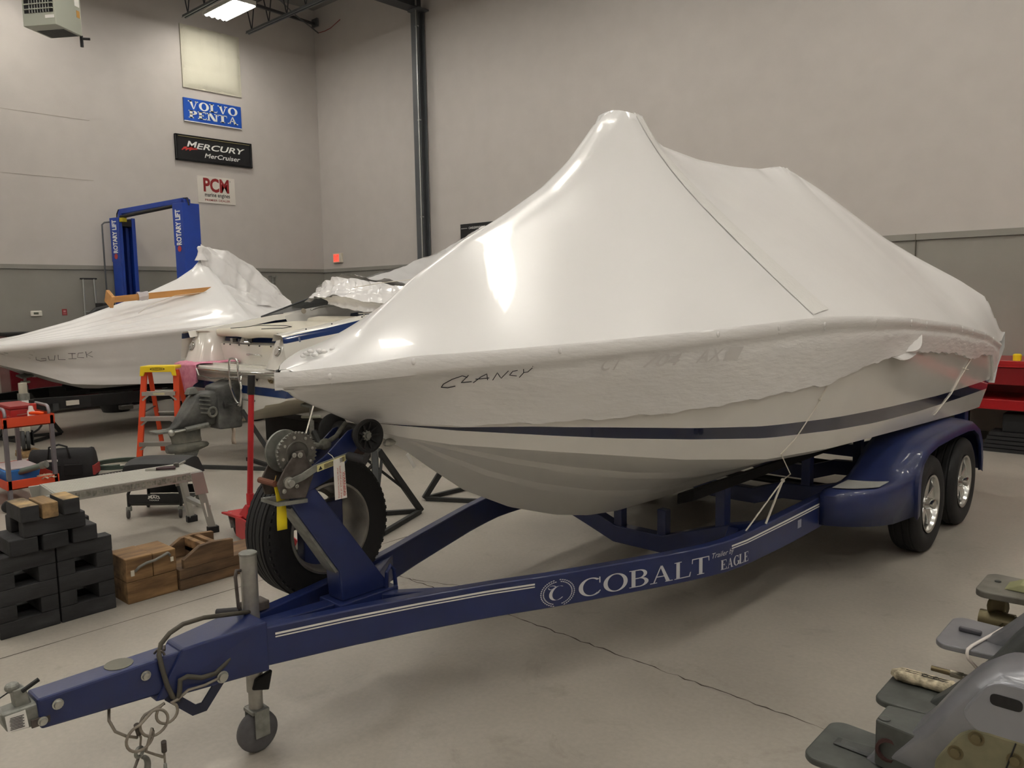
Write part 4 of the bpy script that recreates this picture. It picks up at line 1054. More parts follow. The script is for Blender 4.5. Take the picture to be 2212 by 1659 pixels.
# ------------------------------------------------------------------ rolling mechanic seat
t = thing('rolling_seat', 'black rolling mechanic seat with white logo on its lower tray', 'mechanic seat', (8.62, -7.70, 0), math.radians(42))
M_pad = mat('black_vinyl', '#18181a', .55)
rows = []
for i in range(13):
    u = -1+2*i/12; r = []
    for j in range(9):
        v = -1+2*j/8; e = max(abs(u)**6, abs(v)**8)
        r.append((.24*u*(1+.0*v), .17*v, .475-.03*abs(v)**3-.015*abs(u)**4-.0))
    rows.append(r)
top = [[p for p in r] for r in rows]
m = MB().grid(top)
ring_t = [top[i][0] for i in range(13)]+[top[12][j] for j in range(1, 9)]+[top[i][8] for i in range(11, -1, -1)]+[top[0][j] for j in range(7, 0, -1)]
ring_b = [(p[0]*1.06+.03*(1 if p[0] > .15 else 0), p[1]*1.05, .35-.04*(1 if p[0] > .2 else 0)) for p in ring_t]
m.grid([ring_t+[ring_t[0]], [(p[0]*1.04, p[1]*1.04, p[2]-.03) for p in ring_t+[ring_t[0]]], ring_b+[ring_b[0]]]); m.build('seat_pad', M_pad, t, smooth=50, merge=True)
MB().bb(-.235, .235, -.165, .165, .345, .365).build('seat_base', M_black, t)
for sx in (-1, 1):
    for sy in (-1, 1):
        MB().tube([(sx*.16, sy*.15, .36), (sx*.20, sy*.17, .24), (sx*.215, sy*.18, .20), (sx*.215, sy*.18, .09)], .013, 8).build('leg', M_black, t, smooth=180)
        cs_ = MB().bb(sx*.215-.018, sx*.215+.018, sy*.18-.018, sy*.18+.018, .055, .095)
        cs_.build('caster_bracket', M_galv, t, bevel=.003)
        MB().lathe((sx*.215-.012, sy*.18-.02, .036), (1, .3, 0), [(0, 0), (0, .03), (.004, .036), (.02, .036), (.024, .03), (.024, 0)], 20, caps=False).build('caster_wheel', mat('caster_grey', '#4c4846', .7), t, smooth=40)
MB().bb(-.215, .215, -.19, -.175, .12, .195).bb(-.215, .215, .175, .19, .12, .195).build('tray_side', M_black, t, bevel=.004)
MB().bb(-.215, .215, -.175, .175, .10, .115).build('tray_floor', mat('tray_grey', '#45443f', .6), t)
m = MB(); f = lambda u, v: (u, -.1915, v)
put_text(m, text_flat('MAC', 1, .03), (-.045, .045, .16, .185), f); put_text(m, text_flat('TOOLS', 1, .01), (-.04, .04, .142, .153), f)
m.add([f(.05*math.cos(a), .158+.035*math.sin(a)) for a in [PI*i/14 for i in range(15)]]+[f(.043*math.cos(a), .158+.029*math.sin(a)) for a in [PI*i/14 for i in range(14, -1, -1)]], [(i, i+1, 28-i, 29-i) for i in range(14)])
m.build('tool_logo', M_white, t)

# ------------------------------------------------------------------ step ladder
M_fib = mat('orange_fibreglass', '#d4471c', .5); M_yel = mat('ladder_yellow', '#efcf1c', .45)
t = thing('step_ladder', 'orange fibreglass step ladder with a yellow top cap', 'step ladder', (6.42, -6.76, 0), math.radians(42))
t.scale = (.98, 1.0, .96)
wl_ = lambda z: .225-.045*z/1.06
dl_ = lambda z: .17*z/1.06
for s in (-1, 1):
    MB().beam((s*wl_(0), 0, .03), (s*wl_(1.05), dl_(1.05), 1.05), .028, .065, (1, 0, 0)).build('front_rail', M_fib, t, bevel=.003)
    MB().beam((s*(wl_(0)-.03), .54, .02), (s*(wl_(1.05)-.02), .24, 1.04), .022, .05, (1, 0, 0)).build('rear_rail', M_fib, t, bevel=.003)
    MB().bb(s*wl_(0)-.025, s*wl_(0)+.025, -.05, .05, 0, .05).build('foot', M_yel, t, bevel=.005)
    MB().beam((s*(wl_(.6)-.01), dl_(.55), .56), (s*(wl_(.6)-.02), .38, .60), .006, .025, (1, 0, 0)).build('spreader', M_black, t)
for z in (.22, .51, .80):
    st = MB().bb(-wl_(z), wl_(z), dl_(z)-.045, dl_(z)+.045, z-.006, z).bb(-wl_(z), wl_(z), dl_(z)-.047, dl_(z)-.043, z-.045, z)
    st.build('step', M_al, t)
    br = MB()
    for s in (-1, 1): br.beam((s*wl_(z-.09), dl_(z)-.03, z-.10), (s*(wl_(z)-.09), dl_(z)-.03, z-.02), .006, .02)
    br.build('step_brace', M_al, t)
for z in (.25, .52, .79): MB().cyl((-wl_(z)+.03, .54-.30*z/1.04, z), (wl_(z)-.03, .54-.30*z/1.04, z), .008, n=8).build('rear_bar', M_al, t)
m = MB().bb(-.195, .195, .10, .29, 1.06, 1.10)
m.build('top_cap', M_yel, t, bevel=.012)
pc = [(-.195, 1.10), (.195, 1.10), (.21, .985), (.165, .985), (.15, 1.03), (-.15, 1.03), (-.165, .985), (-.21, .985)]
MB().prism(pc, lambda a, b, w: (a, w, b), .095, .112).build('cap_front', M_yel, t, bevel=.004)
m = MB(); f = lambda u, v: (u, .0935, v)
ell = [(.085*math.cos(2*PI*i/28), 1.066+.018*math.sin(2*PI*i/28)) for i in range(28)]; eli = [(.072*math.cos(2*PI*i/28), 1.066+.012*math.sin(2*PI*i/28)) for i in range(28)]
m.add([f(*p) for p in ell]+[f(*p) for p in eli], [(i, (i+1) % 28, 28+(i+1) % 28, 28+i) for i in range(28)])
put_text(m, text_flat('WERNER', 1, .02), (-.055, .055, 1.059, 1.073), f); m.build('maker_mark', M_black, t)
MB().bb(-.06, .07, dl_(.8)-.0485, dl_(.8)-.047, .765, .79).build('step_label', mat('label_cream', '#cfc9a4', .5), t)

# ------------------------------------------------------------------ orange tool cart with its load
M_or = mat('cart_orange', '#c8421d', .5); M_leg = mat('cart_leg_grey', '#6d686c', .5, .3)
t = thing('tool_cart', 'orange two-tray tool cart with grey legs and tube handles', 'tool cart', (7.60, -8.57, 0))
for z0, z1 in ((.19, .27), (.72, .81)):
    m = MB().bb(-1.0, 0, 0, .40, z0, z0+.01)
    for a in ((-1.0, 0, -.004, .0), (-1.0, 0, .40, .404), (-.004, 0, 0, .40), (-1.0, -.996, 0, .40)): m.bb(a[0], a[1], a[2], a[3], z0, z1)
    m.build('tray', M_or, t, bevel=.002)
for x in (-.02, -.98):
    for y in (.02, .38):
        MB().bb(x-.02, x+.02, y-.016, y+.016, .06, .80).build('leg', M_leg, t, bevel=.003)
        MB().lathe((x-.015, y-.03, .05), (1, .2, 0), [(0, 0), (0, .042), (.006, .05), (.026, .05), (.032, .042), (.032, 0)], 20, caps=False).build('caster', M_rub, t, smooth=40)
for y in (.03, .37):
    MB().tube([(-.03, y, .78), (-.03, y, .84), (-.05, y, .87), (-.09, y, .88), (-.35, y, .88), (-.39, y, .87), (-.41, y, .84), (-.41, y, .78)], .014, 8).build('tube_handle', mat('handle_grey', '#8f8a8e', .35, .5), t, smooth=180)
t = thing('tool_box', 'red metal tool box sitting on the upper tray of the orange cart', 'tool box', (7.22, -8.36, .731))
MB().bb(-.26, .16, -.08, .11, 0, .12).build('body', mat('box_red', '#a02323', .45), t, bevel=.008)
MB().bb(-.265, .165, -.085, .115, .121, .15).build('lid', mat('box_red2', '#8b1d1f', .45), t, bevel=.006)
t = thing('spray_can', 'small white spray can on the upper tray of the orange cart', 'can', (7.44, -8.30, .731))
MB().lathe((0, 0, 0), (0, 0, 1), [(0, .0), (0, .03), (.10, .03), (.115, .02), (.125, .02), (.145, .016), (.146, 0)], 18, caps=False).build('can_body', M_white, t, smooth=40)
t = thing('parts_bottle', 'red plastic bottle on the upper tray of the orange cart', 'bottle', (7.36, -8.26, .731))
MB().bb(-.03, .03, -.025, .025, 0, .16).build('bottle_body', mat('bottle_red', '#b23226', .4), t, bevel=.01)
MB().cyl((0, 0, .16), (0, 0, .19), .015).build('bottle_cap', M_black, t)
t = thing('pry_tool', 'orange-handled scraper lying across the cart tray corner', 'scraper', (7.56, -8.24, .815), math.radians(215))
MB().tube([(0, 0, .0), (.05, 0, .004), (.13, 0, .002)], .016, 10, scale=[.7, 1, .9]).build('handle', mat('neon_orange', '#ff5a14', .4), t, smooth=180)
MB().beam((.13, 0, .0), (.32, .03, -.025), .012, .006).build('blade', M_zinc, t)
t = thing('parts_tub', 'blue plastic tub on the lower tray of the orange cart', 'tub', (7.30, -8.40, .20))
MB().hexa([(-.2, -.12, 0), (.12, -.12, 0), (.12, .12, 0), (-.2, .12, 0), (-.23, -.14, .13), (.15, -.14, .13), (.15, .14, .13), (-.23, .14, .13)]).build('tub_body', mat('tub_blue', '#2f7fd0', .4), t, bevel=.008)
MB().bb(-.22, .14, -.13, .13, .131, .15).build('tub_liner', mat('paper_white', '#d4cfd2', .7), t, bevel=.01)
t = thing('grease_gun', 'grey-green grease gun resting on the lower tray rim', 'grease gun', (7.50, -8.36, .33), math.radians(40))
MB().cyl((-.2, 0, -.055), (.10, 0, .03), .026, n=16).build('barrel', mat('gun_grey', '#77857c', .45, .4), t, smooth=35)
MB().cyl((.10, 0, .03), (.15, 0, .045), .032, n=16).build('head', M_galv, t, smooth=35)
t = thing('shop_rag', 'crumpled cream shop rag on the lower tray of the cart', 'rag', (7.54, -8.25, .215))
rows = [[(-.07+.14*i/10, -.06+.12*j/10, .02+.035*abs(math.sin(i*1.3+j*.7))*math.cos((i-5)/7)*math.cos((j-5)/7)) for j in range(11)] for i in range(11)]
MB().grid(rows).build('cloth', mat('rag_cream', '#b9a58f', .9), t, smooth=180, solid=.004)

# ------------------------------------------------------------------ tool bag, hose, drain
t = thing('tool_bag', 'black canvas tool bag with red trim on the floor behind the cart', 'tool bag', (6.48, -7.76, 0), math.radians(55))
M_cv = mat('black_canvas', '#1b1a1c', .85, bump=.2, bscale=80)
m = MB(); rows = []
for k, (z, w, d) in enumerate(((0, .30, .15), (.02, .31, .155), (.15, .305, .15), (.24, .30, .11), (.29, .29, .06), (.30, .27, .03))):
    r = []
    for i in range(24):
        a = 2*PI*i/24; c, s = math.cos(a), math.sin(a); n = 5
        rr = (abs(c)**n+abs(s)**n)**(-1/n); r.append((w*rr*c, d*rr*s, z+.006*math.sin(5*a)))
    rows.append(r)
m.grid(rows, closed_v=True); m.add(rows[-1], [tuple(range(24))]); m.add(rows[0], [tuple(range(24))]); m.build('bag_body', M_cv, t, smooth=60)
MB().bb(-.14, .02, -.165, -.145, .05, .16).bb(.05, .22, -.165, -.145, .05, .16).build('pocket', mat('canvas_dark', '#121113', .9), t, bevel=.006)
MB().bb(-.312, -.29, -.10, .10, .03, .22).bb(.292, .315, -.10, .10, .03, .13).build('red_trim', mat('trim_red', '#8f2a28', .7), t, bevel=.004)
MB().tube([(-.1, -.12, .22), (-.08, -.13, .34), (.0, -.10, .36), (.08, -.13, .34), (.1, -.12, .22)], .010, 8).build('carry_strap', M_cv, t, smooth=180)
MB().bb(-.1, .0, -.17, -.165, .20, .22).build('brand_patch', M_white, t)
t = thing('air_hose', 'coiled dark green air hose on the floor beside the tool bag', 'hose', (6.55, -7.18, .012))
pts = []
for i in range(60): a = 2*PI*i/20; pts.append((.24*math.cos(a)-.15+.02*math.sin(i*.3), .26*math.sin(a), .002+.016*(i/20)))
tag(t, t['label'], 'hose'); MB().tube([(-.5, -.25, .02)]+pts, .011, 8).build('hose_coil', mat('hose_green', '#3d4a40', .6), t, smooth=180)
g = MB()
for k in range(24): y = -7.62+.03*k; g.bb(6.62, 6.86, y, y+.014, .0, .004)
for x in (6.62, 6.86): g.bb(x-.006, x+.006, -7.62, -6.90, 0, .005)
tag(g.build('drain_grate', mat('grate_iron', '#3c3a36', .7)), 'dark iron drain grate set in the floor near the hose', 'drain grate')

# ------------------------------------------------------------------ red floor jack behind the spare wheel
M_jr = mat('jack_red', '#b3262b', .4, noise=.12, nscale=10)
t = thing('floor_jack', 'red wheeled jack with an upright black-gripped handle behind the spare wheel', 'jack', (9.95, -7.66, 0), math.radians(-12))
MB().hexa([(-.36, -.11, .145), (-.02, -.075, .165), (-.02, .075, .165), (-.36, .11, .145), (-.36, -.11, .16), (-.02, -.075, .19), (-.02, .075, .19), (-.36, .11, .16)]).build('top_plate', M_jr, t, bevel=.004)
m = MB()
for s in (-1, 1): m.prism([(-.10, .03), (1.0, .05), (1.02, .14), (.2, .20), (.02, .19), (-.10, .17)], lambda a, b, w: (a, w, b), s*.085, s*.075)
m.build('side_frame', M_jr, t, bevel=.003)
m = MB()
for x, y in ((-.33, -.08), (-.33, .08), (-.25, -.07), (-.25, .07), (-.20, 0)): m.lathe((x, y, .163), (0, 0, 1), [(0, .011), (.006, .011), (.008, .004), (.008, 0)], 8, caps=False)
m.build('bolt', M_zinc, t)
MB().hexa([(-.12, -.05, .18), (.05, -.05, .18), (.05, .05, .18), (-.12, .05, .18), (-.02, -.03, .275), (.045, -.03, .275), (.045, .03, .275), (-.02, .03, .275)]).build('handle_socket', M_jr, t, bevel=.005)
MB().cyl((.012, 0, .26), (.012, 0, .36), .027, n=16).cyl((.012, 0, .34), (.04, .04, 1.12), .021, n=16).build('handle_post', M_jr, t, smooth=35)
MB().cyl((.039, .038, 1.09), (.044, .046, 1.23), .026, n=16).build('handle_grip', M_black, t, smooth=35)
for y in (-.055, .03):
    MB().lathe((-.22, y, .07), (0, 1, 0), [(0, 0), (0, .03), (.002, .055), (.008, .07), (.03, .07), (.036, .055), (.036, 0)], 28, caps=False).build('caster_wheel', M_rub, t, smooth=40)
MB().beam((-.28, -.062, .145), (-.22, -.062, .06), .006, .045, (0, 1, 0)).build('caster_fork', M_galv, t, bevel=.003)
for y in (-.13, .09):
    MB().lathe((1.0, y, .085), (0, 1, 0), [(0, 0), (0, .06), (.004, .08), (.012, .085), (.035, .085), (.04, .08), (.044, .06), (.044, 0)], 28, caps=False).build('rear_wheel', M_rub, t, smooth=40)
MB().beam((.1, -.03, .16), (.7, -.03, .34), .05, .06).beam((.1, .03, .16), (.7, .03, .34), .05, .06).build('lift_arm', M_jr, t, bevel=.004)
MB().lathe((.72, 0, .33), (0, 0, 1), [(0, 0), (0, .07), (.03, .075), (.035, .0)], 24, caps=False).build('saddle', M_galv, t, smooth=35)

# ------------------------------------------------------------------ tripod boat stands under the near bow
M_std = mat('black_angle_iron', '#2c2d2c', .6, noise=.2, nscale=12)
def boat_stand(loc, rz, label, h=.78, top=True, pad_z=None):
    t = thing('boat_stand', label, 'boat stand', loc, rz, 'black tripod boat stands')
    ft = [(.42*math.cos(a), .42*math.sin(a)) for a in (PI*.5, PI*.5+2*PI/3, PI*.5+4*PI/3)]
    ap = Vector((0, 0, h-.12))
    for i, (x, y) in enumerate(ft):
        d = Vector((x, y, 0)).normalized()
        MB().beam((x, y, .02), tuple(ap+d*.035), .045, .045, (-d.y, d.x, 0)).build('leg', M_std, t, bevel=.003)
        x2, y2 = ft[(i+1) % 3]; q = Vector((x2-x, y2-y, 0)).normalized()*.02
        MB().beam((x+q.x, y+q.y, .02), (x2-q.x, y2-q.y, .02), .035, .035).build('base_bar', M_std, t, bevel=.003)
        MB().beam((x*.62, y*.62, .02+(h-.14)*.38), (x2*.15, y2*.15, h-.2), .02, .02).build('brace', M_std, t)
    MB().cyl((0, 0, h-.35), (0, 0, h), .03, n=14).build('socket_tube', M_galv, t, smooth=35)
    if top:
        pz = pad_z or h+.16
        MB().cyl((0, 0, h), (0, 0, pz), .018, n=12).build('screw_post', M_galv, t, smooth=35)
        MB().tube([(-.13, .02, h+.03), (0, 0, h+.035), (.13, -.02, h+.05)], .016, 8).build('screw_handle', mat('cast_grey_green', '#9a9c8c', .6), t, smooth=180)
        MB().box((0, 0, pz+.012), (.15, .15, .024), (.12, .18, 0)).build('pad', mat('pad_grey', '#6f706c', .8), t, bevel=.004)
    return t
boat_stand((10.31, -6.78, 0), -.12, 'black tripod boat stand with white sticker, nearer of the pair under the bow', .70)
boat_stand((10.30, -5.72, 0), .5, 'black tripod boat stand farther back under the bow, half hidden', .70)
t = MB().box((10.53, -6.60, .50), (.003, .03, .14), (.55, 0, 0)).build('warning_sticker', M_white); tag(t, 'small white printed sticker on the stand brace under the bow', 'sticker')

# ------------------------------------------------------------------ row of stern drives standing on the floor (axis along +X, aft end at x=0)
M_dk = mat('drive_dark_grey', '#474a46', .5, noise=.35, nscale=10, bump=.08, bscale=50)
M_blk2 = mat('drive_black', '#26282a', .5, col2='#4b4e4a', nscale=7, bump=.1, bscale=40)
M_sil = mat('drive_silver', '#85868b', .3, .45, noise=.15, nscale=8)
M_olv = mat('drive_weathered', '#7b765c', .65, col2='#55553f', nscale=9)
M_brz = mat('tarnished_bronze', '#6d6449', .4, .6)
def rounded(poly, r, n=4):
    out = []; N = len(poly)
    for i in range(N):
        p = Vector(poly[i]); a = (Vector(poly[i-1])-p); b = (Vector(poly[(i+1) % N])-p)
        k = min(r, a.length*.45, b.length*.45); a = p+a.normalized()*k; b = p+b.normalized()*k
        for q in range(n+1):
            w = q/n; out.append(tuple(a*(1-w)**2+p*2*w*(1-w)+b*w*w))
    return out
def drive(label, y, plate_w, mats_, tip=0.0, shaft=False, prop=False, body=True, group='stern drives standing in a row', loc=None, rz=0, plate_z=.42, thick=.022, aft=.0, width=.095, toph=.80):
    mp, mb_, ml = mats_
    t = thing('stern_drive', label, 'stern drive', loc or (14.43+tip, y, 0), rz, group)
    w = plate_w
    pl = rounded([(0, -w*.8), (.03, -w), (.62, -w*.75), (.62, w*.75), (.03, w), (0, w*.8)], .05)
    MB().prism(pl, lambda a, b, q: (a, b, q), plate_z-thick, plate_z).build('cavitation_plate', mp, t, bevel=.005)
    # lower leg, bullet and skeg
    rows = []
    for z, x0, x1, hw in ((plate_z-.02, .16, .52, .045), (.34, .19, .52, .04), (.29, .20, .53, .042)):
        rows.append([(x0+(x1-x0)*(.5-.5*math.cos(PI*i/8)), hw*math.sin(PI*i/8)**.7, z) for i in range(9)]+[(x0+(x1-x0)*(.5-.5*math.cos(PI*i/8)), -hw*math.sin(PI*i/8)**.7, z) for i in range(7, 0, -1)])
    m = MB().grid(rows, closed_v=True); m.build('lower_leg', ml, t, smooth=60)
    MB().lathe((.14, 0, .24), (1, 0, 0), [(0, .0), (0, .04), (.04, .052), (.2, .058), (.36, .05), (.45, .025), (.47, 0)], 24, caps=False).build('gear_bullet', ml, t, smooth=60)
    MB().prism([(.22, .20), (.50, .20), (.40, .004), (.24, .004)], lambda a, b, q: (a, q, b), -.008, .008).build('skeg', ml, t, bevel=.004)
    if shaft:
        MB().cyl((.0-.04, 0, .24), (.03, 0, .24), .011, n=14).build('thread_end', mat('brass_shaft', '#6b6048', .35, .8), t, smooth=35)
        m = MB()
        for k in range(14): a = 2*PI*k/14; m.cyl((.03, .0115*math.cos(a), .24+.0115*math.sin(a)), (.075, .0115*math.cos(a+.5), .24+.0115*math.sin(a+.5)), .0032, n=6)
        m.cyl((.03, 0, .24), (.075, 0, .24), .011, n=12).build('splines', mat('steel_shaft', '#8d8778', .3, .9), t)
        MB().cyl((.075, 0, .24), (.12, 0, .24), .012, n=14).build('prop_shaft', mat('bright_shaft', '#b7b2a6', .2, .95), t, smooth=35)
        MB().cyl((.12, 0, .24), (.17, 0, .24), .025, n=20).build('bearing_carrier', M_brz, t, smooth=35)
    if prop:
        MB().lathe((.0, 0, .24), (1, 0, 0), [(0, 0), (0, .045), (.14, .05), (.145, 0)], 20, caps=False).build('prop_hub', M_brz, t, smooth=40)
        for k in range(3):
            a = 2*PI*k/3+.25; rows = []
            for i in range(8):
                u = i/7; r = .045+.115*u; cw = .055*math.sin(PI*min(1, .25+.75*u))**.8*(1-.75*u**3)
                row = []
                for j in range(5):
                    v = -1+j/2; th = a+v*cw/r*.75; row.append((.07+v*cw*.7, r*math.sin(th), .24+r*math.cos(th)))
                rows.append(row)
            MB().grid(rows).build('prop_blade', M_brz, t, smooth=180, solid=.005)
    if body:
        rows = []
        for z, xr, xf, hw in ((plate_z, .15, .66, .05), (.47, .20, .68, .075), (.52, .245, .70, .092), (.60, .31, .72, width), (.69, .365, .74, width), (.755, .415, .75, width*.98), (toph, .47, .75, width*.85), (toph+.02, .55, .74, width*.55)):
            L = xf-xr; q = []
            for (fx, fy) in ((0, -.55), (.0, .0), (0, .55), (.06, .85), (.2, 1), (.5, 1), (.9, 1), (1, .8), (1, 0), (1, -.8), (.9, -1), (.5, -1), (.2, -1), (.06, -.85)): q.append((xr+L*fx, fy*hw, z))
            rows.append(q)
        m = MB().grid(rows, closed_v=True); m.add(rows[-1], [tuple(range(14))]); m.add(rows[0], [tuple(range(14))]); m.build('upper_housing', mb_, t, smooth=40, bevel=.006)
    return t

# ------------------------------------------------------------------ lift, wall-side clutter
M_lift = mat('lift_blue', '#1d3f9a', .4, noise=.08, nscale=6)
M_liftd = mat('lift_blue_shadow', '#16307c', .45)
t = thing('vehicle_lift', 'blue two-post vehicle lift lettered ROTARY LIFT with an overhead beam', 'vehicle lift', (1.275, -4.345, 0), math.radians(8.9))
XL_, XRt = -.93, .93
for sx, nm in ((XL_, 'left'), (XRt, 'right')):
    p = MB()
    if sx < 0:      # open channel facing the other post
        p.bb(sx-.13, sx-.11, -.16, .16, 0, 3.27).bb(sx-.13, sx+.13, -.16, -.14, 0, 3.27).bb(sx-.13, sx+.13, .14, .16, 0, 3.27).bb(sx+.11, sx+.13, -.14, -.09, 0, 3.27).bb(sx+.11, sx+.13, .09, .14, 0, 3.27)
    else: p.bb(sx-.13, sx+.13, -.16, .16, 0, 3.385)
    p.build('post', M_lift, t, bevel=.006)
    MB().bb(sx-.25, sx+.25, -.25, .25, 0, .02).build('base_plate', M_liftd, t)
    MB().bb(sx-.135, sx+.135, -.166, -.16, 2.50+(.2 if sx > 0 else 0), 3.27+(.11 if sx > 0 else 0)).build('post_sleeve', M_lift, t, bevel=.003)
    m = MB(); put_text(m, text_flat('ROTARY LIFT', 1, .04), (0, .58, -.07, .07), lambda u, v, s=sx: (s-v, -.1675, 2.65+(.05 if s > 0 else 0)+u)); m.build('lettering', M_white, t)
    MB().lathe((sx, -.166, 2.59+(.05 if sx > 0 else 0)), (0, -1, 0), [(0, .05), (.002, .05), (.002, 0)], 20, caps=False).build('round_badge', mat('badge_red', '#b5423a', .5), t)
MB().bb(XL_-.10, XL_+.12, -.13, .13, 3.12, 3.24).build('head_block', M_black, t)
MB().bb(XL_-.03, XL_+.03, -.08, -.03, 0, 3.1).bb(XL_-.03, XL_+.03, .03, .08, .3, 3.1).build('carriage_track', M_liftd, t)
MB().beam((XL_-.02, 0, 3.385), (XRt+.02, 0, 3.44), .10, .09).bb(XL_-.06, XL_+.06, -.05, .05, 3.26, 3.40).bb(XRt-.06, XRt+.06, -.05, .05, 3.38, 3.46).build('overhead_beam', M_lift, t, bevel=.01)
MB().cyl((XL_+.1, -.09, 3.28), (XRt-.1, -.09, 3.36), .03, n=10).build('padded_bar', M_black, t, smooth=35)
MB().bb(XL_+.13, XL_+.23, -.14, -.06, 3.19, 3.26).build('limit_switch', mat('switch_yellow', '#b8a71e', .5), t)
MB().tube([(XL_-.1, -.05, 3.2), (XL_-.08, -.05, 3.35), (XL_-.02, -.05, 3.42)], .012, 6).tube([(XRt+.0, -.04, 3.47), (XRt+.1, -.04, 3.47), (XRt+.14, -.04, 3.35)], .012, 6).build('hydraulic_hose', M_black, t)
t = MB().tube([(.26, -4.60, 3.215), (.24, -4.76, 3.19), (.23, -4.80, 3.15), (.23, -4.80, 3.05), (.23, -4.80, .0)], .014, 8).build('steel_conduit', M_steel, smooth=180); tag(t, 'grey conduit bending from the lift post down to the floor', 'pipe')
t = thing('hand_truck', 'light hand truck frame leaning at the grey wainscot below the conduit', 'hand truck', (.09, -4.50, 0))
t.location = (.09, -5.06, 0)
for y in (-.10, .10): MB().tube([(.22, y, .2), (.06, y, 1.55), (.05, y*.9, 2.2)], .013, 8).build('upright', M_al, t)
m = MB()
for z in (.6, 1.2, 1.62): x = .22-.16*(z-.2)/1.25; m.cyl((max(.05, x), -.12, z), (max(.05, x), .12, z), .01, n=8)
m.build('cross_bar', M_al, t); MB().tube([(.05, -.14, 2.2), (.05, .14, 2.2)], .014, 8).build('handle', M_black, t)
MB().bb(.15, .45, -.2, .2, 0, .02).build('toe_plate', M_al, t)
for y in (-.22, .18): MB().lathe((.18, y, .13), (0, 1, 0), [(0, 0), (0, .1), (.01, .13), (.03, .13), (.04, .1), (.04, 0)], 20, caps=False).build('wheel', M_rub, t, smooth=40)
# dark red tool chest and clutter at the left wall
t = thing('tool_chest', 'low dark red tool chest with chrome edge beneath the thermostat', 'tool chest', (.95, -5.75, 0))
MB().bb(-.25, .25, -.95, 1.4, .14, 1.28).build('chest_body', mat('chest_red', '#5c0f18', .2, coat=.6), t, bevel=.01)
MB().bb(-.27, .27, -.97, 1.42, 1.285, 1.33).build('chest_top', M_black, t, bevel=.004)
MB().bb(.251, .262, -.4, 1.42, 1.22, 1.28).build('chrome_rail', mat('chrome', '#dcdcda'), t)
MB().bb(.251, .262, -.95, 1.4, 1.30, 1.325).build('edge_trim', M_al, t)
MB().bb(.251, .27, -.95, -.42, 1.12, 1.30).build('dark_panel', M_black, t)
for y in (-.8, 1.25):
    for x in (-.18, .18): MB().lathe((x-.03, y, .07), (1, 0, 0), [(0, 0), (0, .06), (.01, .07), (.05, .07), (.06, .06), (.06, 0)], 18, caps=False).build('caster', M_rub, t, smooth=40)
t = thing('shop_vacuum', 'black shop machine with a curved handle behind the farthest wrapped boat', 'vacuum', (1.7, -5.35, 0))
MB().lathe((0, 0, 0), (0, 0, 1), [(0, 0), (0, .2), (.1, .24), (.6, .24), (.9, .2), (1.25, .18), (1.28, 0)], 24, caps=False).build('drum', M_black, t, smooth=40)
MB().tube([(.0, -.55, 1.25), (.0, -.40, 1.50), (.0, -.20, 1.66), (.0, .0, 1.70), (.0, .1, 1.62)], .04, 10).build('handle', M_black, t, smooth=180)
MB().bb(-.05, .15, -.05, .2, 1.28, 1.66).build('motor_head', mat('vac_blue', '#a9b3d8', .3), t, bevel=.03)
t = thing('equipment_case', 'small black case with white label standing near the lift post', 'case', (1.45, -4.99, 0))
MB().bb(-.15, .15, -.42, -.22, 1.5, 1.77).build('case_body', M_black, t, bevel=.01); MB().bb(.151, .154, -.40, -.32, 1.56, 1.66).build('case_label', M_white, t)
MB().bb(-.13, .13, -.42, -.22, 0, 1.5).build('pedestal', M_steel_d, t)
# bench clutter in the far corner
t = thing('parts_bench', 'blue-fronted parts bench in the far corner between the boats', 'bench', (1.0, -.75, 0))
MB().bb(-.5, .9, -.4, .4, .9, 1.02).build('bench_top', mat('bench_blue', '#33506a', .5), t, bevel=.005)
MB().bb(-.45, .85, -.35, .35, 0, .9).build('bench_body', M_steel_d, t)
MB().bb(-.5, .9, -.42, -.40, 1.02, 1.34).build('blue_bin', mat('bench_blue', '#33506a'), t)
t = thing('plant_pot', 'dark brown pot standing on the corner bench', 'pot', (1.75, -.75, 1.02)); MB().lathe((0, 0, 0), (0, 0, 1), [(0, 0), (0, .13), (.4, .2), (.46, .21), (.46, .18), (.3, .15), (.3, 0)], 20, caps=False).build('pot_body', mat('pot_brown', '#4a2f26', .7), t, smooth=50)
for k, (x, y) in enumerate(((.25, -2.15), (.25, -1.45))):
    o = MB().cyl((x, y, 0), (x, y, 2.3-.03*k), .045, n=12).bb(x-.07, x+.07, y-.07, y+.07, 2.27-.03*k, 2.31-.03*k).build('galvanised_post', M_galv, smooth=35)
    tag(o, ('thin grey post by the wainscot nearer the lift', 'thin grey post by the wainscot nearer the room corner')[k], 'post')

# ------------------------------------------------------------------ crumpled film helper
def crumple(p, a, seed):
    x, y, z = p; v = 0
    for k in range(4):
        f = 7.5*1.9**k; v += (math.sin(f*x+seed+1.7*k)*math.sin(f*1.3*y+seed*2-k)+abs(math.sin(f*.8*z+f*.7*x+seed*3+k))-.6)/1.55**k
    return a*v
def film(name, rows, a, parent, m, seed=1.0, axis=(0, -.4, .9)):
    ax = Vector(axis).normalized(); rr = []
    for r in rows: rr.append([tuple(Vector(p)+ax*crumple(p, a, seed)) for p in r])
    return MB().grid(rr).build(name, m, parent, smooth=38)
def bez(pts, n):
    """Smooth curve through points (Catmull-Rom)."""
    P = [Vector(p) for p in pts]; P = [P[0]*2-P[1]]+P+[P[-1]*2-P[-2]]; out = []
    for i in range(1, len(P)-2):
        for k in range(n):
            t = k/n; out.append(.5*((2*P[i])+(-P[i-1]+P[i+1])*t+(2*P[i-1]-5*P[i]+4*P[i+1]-P[i+2])*t*t+(-P[i-1]+3*P[i]-3*P[i+1]+P[i+2])*t**3))
    out.append(P[-2]); return out
